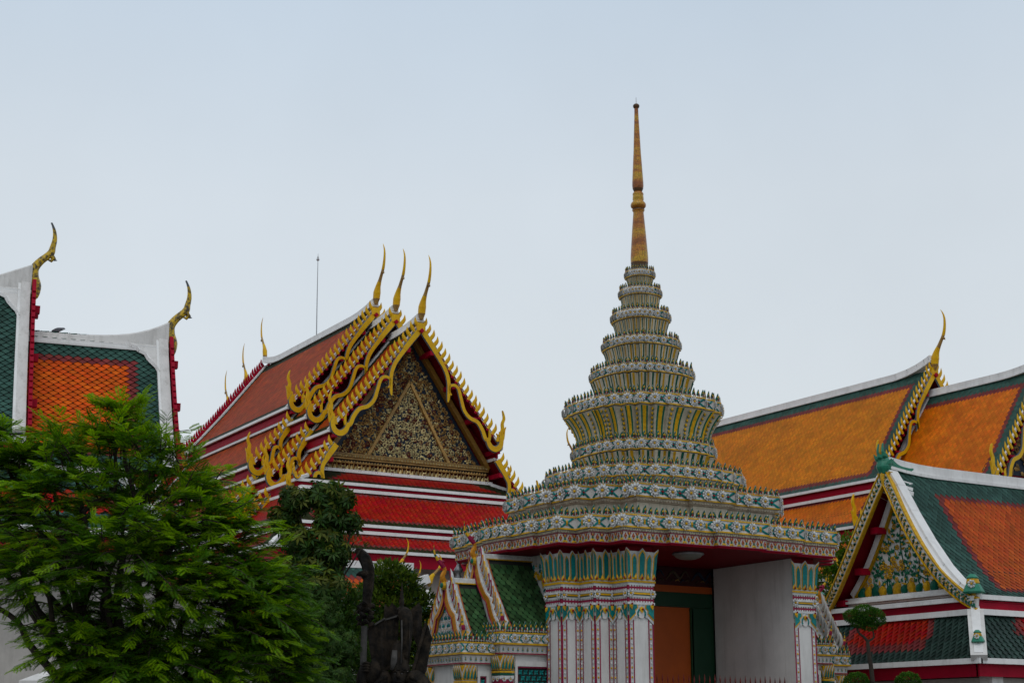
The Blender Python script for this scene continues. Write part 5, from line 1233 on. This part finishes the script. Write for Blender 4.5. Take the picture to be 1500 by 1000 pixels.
tube(b, catmull([(-.55, -.1, 4.08), (-.62, -.1, 4.11), (-.70, -.1, 4.09)], 4), [.06, .065, .06, .05, .045, .04, .035, .02, .01], STONE, 8)
b.put(T_([dome(.5, .4, 0, 10, STONE)]), (-.565, -.145, 4.11), (1, 0, 0), UP, (0, -1, 0), .13)
b.build('halberd', gs)

# ------------------------------------------------------------------ plants
def fast_mesh(name, V, F4, mats, mi, parent):
    me = bpy.data.meshes.new(name); V = np.asarray(V, np.float32); n = len(F4); k = F4.shape[1]
    me.vertices.add(len(V)); me.vertices.foreach_set('co', V.ravel()); me.loops.add(n*k); me.loops.foreach_set('vertex_index', F4.ravel().astype(np.int32))
    me.polygons.add(n); me.polygons.foreach_set('loop_start', np.arange(0, n*k, k, dtype=np.int32)); me.polygons.foreach_set('loop_total', np.full(n, k, np.int32))
    for m in mats: me.materials.append(m)
    me.polygons.foreach_set('material_index', np.asarray(mi, np.int32)); me.update(calc_edges=True)
    o = bpy.data.objects.new(name, me); COL.objects.link(o); o.parent = parent; return o
def instances(P, A, B_, N, S, tv, tf):
    """P points, A/B_/N unit axes (n,3), S sizes; template tv (k,3), tf (m,4)"""
    n = len(P); V = P[:, None, :]+(tv[None, :, 0:1]*A[:, None, :]+tv[None, :, 1:2]*B_[:, None, :]+tv[None, :, 2:3]*N[:, None, :])*S[:, None, None]
    F = tf[None]+(np.arange(n)*len(tv))[:, None, None]
    return V.reshape(-1, 3), F.reshape(-1, tf.shape[1])
def unit(a): return a/np.maximum(np.linalg.norm(a, axis=1, keepdims=True), 1e-9)
def axes(D_, droop=0):
    D_ = unit(D_); r = rng.normal(size=D_.shape); up = np.array((0, 0, 1.0))+r*.28; B_ = unit(np.cross(up, D_)); N = np.cross(D_, B_); return D_, B_, N
# feather leaf: stalk along x, leaflets in pairs
fv = []; ff = []
for k in range(11):
    x = .08+.086*k; l = .27*(1-.5*abs(k/10-.45)); 
    for s in (-1, 1):
        b = len(fv); dz = -.05*(x**2)*2
        fv += [(x, s*.01, dz), (x+.085, s*l*.5, dz-.012), (x+.085, s*l, dz-.04), (x-.0, s*l*.55, dz-.008)]; ff.append((b, b+1, b+2, b+3))
b = len(fv); fv += [(0, .006, 0), (0, -.006, 0), (1.0, -.004, -.10), (1.0, .004, -.10)]; ff.append((b, b+1, b+2, b+3))
FEAT = (np.array(fv), np.array(ff))
lv = np.array([(0, 0, 0), (.45, .20, .06), (1, 0, -.06), (.45, -.20, .06), (.45, 0, -.0)]); LV = (np.array([(0, 0, 0), (.42, .22, .07), (1, 0, -.08), (.42, -.22, .07)]), np.array([(0, 1, 2, 3)]))
def whorl(n, w=.16, dr=.35):
    v = []; f = []
    for k in range(n):
        a = 2*math.pi*k/n; c, s = math.cos(a), math.sin(a); b = len(v)
        for r, t, z in ((.06, 0, 0), (.5, w, -.08*dr), (1, 0, -dr), (.5, -w, -.08*dr)): v.append((r*c-t*s, r*s+t*c, z))
        f.append((b, b+1, b+2, b+3))
    return np.array(v), np.array(f)
WH = whorl(7)
def limb(mb, a, b, r0, r1, m=BARK, wob=.08, n=6):
    a = np.array(a, float); b = np.array(b, float); L = np.linalg.norm(b-a); pts = [a+(b-a)*q+(rng.normal(size=3)*wob*L*.5 if 0 < q < 1 else 0) for q in np.linspace(0, 1, 5)]
    P = catmull(pts, 3); tube(mb, P, np.linspace(r0, r1, len(P)), m, n); return P
# ---- the big feathery tree at left, in front
ft = thing('feathery_tree', 'large feathery leaved green tree filling the lower left in front of the left hall', 'tree', (4.365, 13.203, 0))
tr = MB(); base = np.array((0, 0, 0.)); fork = np.array((.02, .0, 1.35))
limb(tr, base, fork, .16, .12, wob=.04, n=10)
RT = np.array((.848, -.530, 0)); FW = np.array((.530, .848, 0))
def loc(u, f, z): return RT*u+FW*f+UP*z       # u right, f away, z height (a plain local frame for the crown)
clumps = []   # (centre, radius)
spec = [(-1.30, .0, 3.92, .38), (-.95, -.1, 3.92, .36), (-.60, .1, 4.00, .36), (-.20, 0, 4.12, .34), (.15, -.1, 3.92, .36), (.48, .1, 3.66, .36), (.80, 0, 3.36, .38), (-1.1, .3, 3.5, .5), (-.6, -.3, 3.6, .55), (-.1, .2, 3.6, .55), (.4, -.2, 3.3, .52), (.82, .1, 3.0, .46), (1.08, 0, 2.86, .40), (1.30, -.1, 2.50, .34), (1.02, -.3, 2.65, .50), (.5, -.45, 2.8, .6), (-.1, -.5, 3.0, .6), (-.7, -.45, 3.0, .52), (-1.3, -.2, 3.0, .46), (-1.55, 0, 3.4, .45), (1.36, .1, 2.12, .40), (.9, -.3, 2.1, .5), (.3, -.4, 2.2, .55), (-.3, -.4, 2.35, .5), (-.35, .3, 2.6, .45), (.1, .3, 2.4, .5), (.7, .3, 2.3, .5), (1.1, .2, 2.45, .45), (-.15, -.2, 2.1, .4), (-1.25, .1, 4.22, .20), (-.12, 0, 4.36, .16), (.2, .5, 3.2, .6), (-.6, .5, 3.3, .6), (.9, .5, 2.8, .55)]
FP = []; FD = []; FS = []; FM = []
for (u, f, z, r) in spec:
    c = loc(u, f, z); p = fork+(c-fork)*.45+rng.normal(size=3)*.12; limb(tr, fork+rng.normal(size=3)*.02, p, .055, .035); Pl = limb(tr, p, c, .035, .012)
    nb = int(64*(r/.5)**1.7)+10
    for k in range(nb):          # flat sprays: a twig reaching outwards with fronds left and right
        d = unit(rng.normal(size=(1, 3)))[0]; d[2] = d[2]*.8+.05; s0 = c+d*r*rng.uniform(.15, .95)
        outd = unit((s0-loc(0, .15, 3.0+.25*(z-3.0)))[None])[0]; td = outd*.8+rng.normal(size=3)*.55; td[2] = td[2]*.55+.14; td = td/np.linalg.norm(td)
        ln = rng.uniform(.18, .34); tip = s0+td*ln-UP*.06*ln/.3; mid = (s0+tip)/2+UP*.02
        if rng.random() < .7: tube(tr, [s0-td*.06, mid, tip], [.006, .004, .0015], BARK, 4, cap=False)
        side = np.cross(UP, td); side /= max(np.linalg.norm(side), .05); lit = (rng.random() < (.78 if z > 3.1 else .52))
        for q in np.linspace(.12, 1.0, 6):
            for s_ in (-1, 1):
                FP.append(s0*(1-q)**2+mid*2*q*(1-q)+tip*q*q); dd = td*(.55+.5*q)+side*s_*(1.0-.55*q)+rng.normal(size=3)*.16-UP*(.10+.2*rng.random()); FD.append(dd); FS.append(rng.uniform(.095, .155)*(1.05-.3*q)); FM.append(1 if (lit and q > .35) else 0)
tr.build('trunk', ft)
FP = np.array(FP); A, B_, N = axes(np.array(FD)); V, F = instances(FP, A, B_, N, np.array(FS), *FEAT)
fast_mesh('crown', V, F, [L_FEA, L_LIT], np.repeat(FM, len(FEAT[1])), ft)
print('feather leaflets', len(F))

def leafy(name, label, cat, loc_, clumps, mats, tpl, size, dens, trunk=True, up=.35, mixp=.3, r0=.07, hgt=None, group=None, loose=0.0):
    t = thing(name, label, cat, loc_, 0, group); tb = MB(); P = []; D_ = []; S_ = []; M_ = []
    zmin = min(c[2] for c in clumps); 
    root = np.array((0, 0, 0.)); fk = np.array((0, 0, max(.3, zmin*.8)))
    limb(tb, root, fk, r0, r0*.75, wob=.05, n=9)
    for (u, f, z, rx, rz) in clumps:
        c = loc(u, f, z); limb(tb, fk+rng.normal(size=3)*.02, c, r0*.5, .012)
        n = int(dens*rx*rx)
        d = unit(rng.normal(size=(n, 3))); rad = (rng.uniform(.35, 1.0, n)**.5+loose*rng.random(n)**2)*(1+.18*np.sin(d[:, 0]*7+u*5)*np.sin(d[:, 2]*6+z*3))
        p = c+d*rad[:, None]*np.array((rx, rx, rz)); P.append(p)
        dd = d+rng.normal(size=(n, 3))*.5; dd[:, 2] += up; D_.append(dd); S_.append(rng.uniform(.7, 1.25, n)*size); M_.append((rng.random(n) < mixp*(.4+1.2*(d[:, 2] > .1))).astype(int))
    tb.build('trunk', t)
    P = np.concatenate(P); D_ = np.concatenate(D_); S_ = np.concatenate(S_); M_ = np.concatenate(M_)
    A, B_, N = axes(D_)
    if tpl is WH: A, B_, N = B_, np.cross(unit(D_), B_), unit(D_)
    V, F = instances(P, A, B_, N, S_, *tpl); fast_mesh('crown', V, F, mats, np.repeat(M_, len(tpl[1])), t)
    return t
# middle trees between the feathery tree and the statue (crown frame: u right, f away, z up)
leafy('broadleaf_tree', 'dark tree with rounded tufts of drooping broad leaves against the red roof', 'tree', (10.2, 21.75, 0),
      [(-.42, 0, 5.12, .24, .20), (-.62, .1, 4.85, .22, .2), (.02, 0, 5.20, .26, .18), (.24, .0, 5.14, .20, .16), (.10, 0, 4.86, .22, .22), (.42, 0, 4.80, .17, .12), (.0, 0, 4.55, .24, .2), (.16, 0, 4.32, .26, .18), (-.1, 0, 4.10, .30, .22), (-.38, 0, 4.5, .22, .25), (-.5, 0, 4.05, .3, .25), (.05, -.1, 3.78, .34, .25), (-.25, 0, 3.65, .36, .25)], [L_DRK, L_OLV], WH, .12, 2100, mixp=.42, loose=.30)
leafy('broadleaf_tree', 'dense dark green tree with small leaves beneath the tufted tree', 'tree', (9.95, 21.4, 0),
      [(-.42, -.1, 3.45, .42, .34), (.0, -.1, 3.32, .42, .32), (-.2, -.2, 2.95, .5, .35), (.30, -.1, 2.9, .35, .3), (-.5, -.1, 2.6, .4, .4), (.1, -.2, 2.4, .5, .35)], [L_DRK, L_BSH], WH, .062, 5200, mixp=.2)
leafy('shrub', 'leafy upright shrub just left of the stone statue', 'shrub', (11.85, 24.67, 0),
      [(-.34, 0, 3.86, .30, .30), (.04, 0, 3.92, .28, .28), (.34, 0, 3.72, .27, .34), (-.1, -.1, 3.45, .45, .4), (.28, -.05, 3.15, .4, .4), (-.15, -.1, 2.9, .5, .45), (.22, 0, 2.6, .45, .45), (-.45, 0, 3.3, .35, .4)], [L_BSH, L_DRK], LV, .10, 6500, up=.8, mixp=.35)
leafy('sapling', 'thin branched sapling with one drooping leafy bough over the halberd', 'tree', (10.62, 22.6, 0),
      [(.12, .0, 4.58, .22, .13), (.30, 0, 4.62, .16, .10), (-.10, 0, 4.42, .16, .12), (.46, 0, 4.60, .14, .08), (.58, 0, 4.50, .10, .13)], [L_BSH, L_DRK], FEAT, .13, 900, mixp=.3, r0=.035)
leafy('clipped_bush', 'broad rounded green bush behind the stone statue', 'bush', (14.0, 26.9, 0),
      [(0, 0, 4.55, .42, .36), (.22, 0, 4.40, .42, .36), (-.35, 0, 4.15, .40, .36), (.45, 0, 4.0, .42, .38), (-.55, 0, 3.75, .38, .4), (0, -.1, 3.95, .5, .45), (.1, -.15, 3.45, .6, .45), (.55, 0, 3.55, .4, .4), (-.4, -.1, 3.3, .5, .5), (.0, -.2, 2.9, .7, .5), (.72, .1, 3.95, .24, .4)], [L_BSH, L_BLT], LV, .105, 6500, up=.6, mixp=.5)
leafy('background_tree', 'green tree behind the right edge of the gate', 'tree', (27.7, 28.9, 0),
      [(.25, 0, 6.2, .35, .35), (.0, 0, 5.75, .42, .42), (.35, 0, 5.6, .4, .45), (-.2, 0, 5.3, .5, .45), (.2, 0, 5.0, .5, .45), (-.1, 0, 4.6, .6, .45)], [L_FEA, L_BLT], LV, .12, 4200, up=.2, mixp=.3)
# bonsai: bent trunk with a flat clipped crown
bz = thing('bonsai_tree', 'bonsai tree with one flat clipped crown on a bent dark trunk', 'tree', (17.54, 17.82, 0))
tb = MB(); tube(tb, catmull([loc(.10, 0, 0), loc(.09, 0, 1.6), loc(.07, 0, 2.5), loc(.04, 0, 2.85), loc(.03, 0, 3.05)], 5), np.linspace(.045, .028, 21), BARK, 8)
tube(tb, catmull([loc(.03, 0, 3.04), loc(-.02, 0, 3.10), loc(-.10, 0, 3.17), loc(-.13, 0, 3.28)], 4), np.linspace(.024, .012, 13), BARK, 6); tube(tb, catmull([loc(.03, 0, 3.04), loc(.10, 0, 3.07), loc(.13, 0, 3.12), loc(.11, 0, 3.25)], 4), np.linspace(.022, .010, 13), BARK, 6)
tb.build('trunk', bz)
P = []; D_ = []; M_ = []
for (u, z, rx, rz, n) in ((-.17, 3.42, .15, .10, 1500), (.0, 3.44, .20, .15, 3000), (.15, 3.40, .17, .14, 2200), (.07, 3.30, .15, .10, 1200), (-.08, 3.34, .16, .09, 1300), (.26, 3.36, .07, .06, 300)):
    d = unit(rng.normal(size=(n, 3))); P.append(loc(u, 0, z)+d*(rng.uniform(.5, 1, n)**.4)[:, None]*np.array((rx, rx, rz))); D_.append(d+rng.normal(size=(n, 3))*.5); M_.append(rng.random(n) < .15+.35*(d[:, 2] > .2))
P = np.concatenate(P); D_ = np.concatenate(D_); M_ = np.concatenate(M_).astype(int); A, B_, N = axes(D_); V, F = instances(P, A, B_, N, rng.uniform(.022, .036, len(P)), *LV); fast_mesh('crown', V, F, [L_TOP, L_TLT], M_, bz)
for (x, y, z, r, lab) in ((17.42, 17.93, 2.42, .19, 'clipped green ball at the foot of the bonsai tree, nearest the gate'), (17.96, 17.39, 2.42, .19, 'clipped green ball to the right of the bonsai tree')):
    tb_ = thing('topiary_ball', lab, 'topiary', (x, y, 0), 0, 'clipped topiary balls')
    m_ = MB(); limb(m_, (0, 0, 0), (0, 0, z), .035, .02); m_.build('trunk', tb_)
    n = 4200; d = unit(rng.normal(size=(n, 3))); P = np.array((0, 0, z))+d*(rng.uniform(.55, 1, n)**.35*r)[:, None]*np.array((1, 1, .75))*(1+.08*np.sin(d[:, :1]*9)*np.cos(d[:, 1:2]*8)); A, B_, N = axes(d+rng.normal(size=(n, 3))*.5)
    V, F = instances(P, A, B_, N, rng.uniform(.022, .036, n), *LV); fast_mesh('crown', V, F, [L_TOP, L_TLT], (rng.random(n) < .15+.35*(d[:, 2] > .2)).astype(int), tb_)
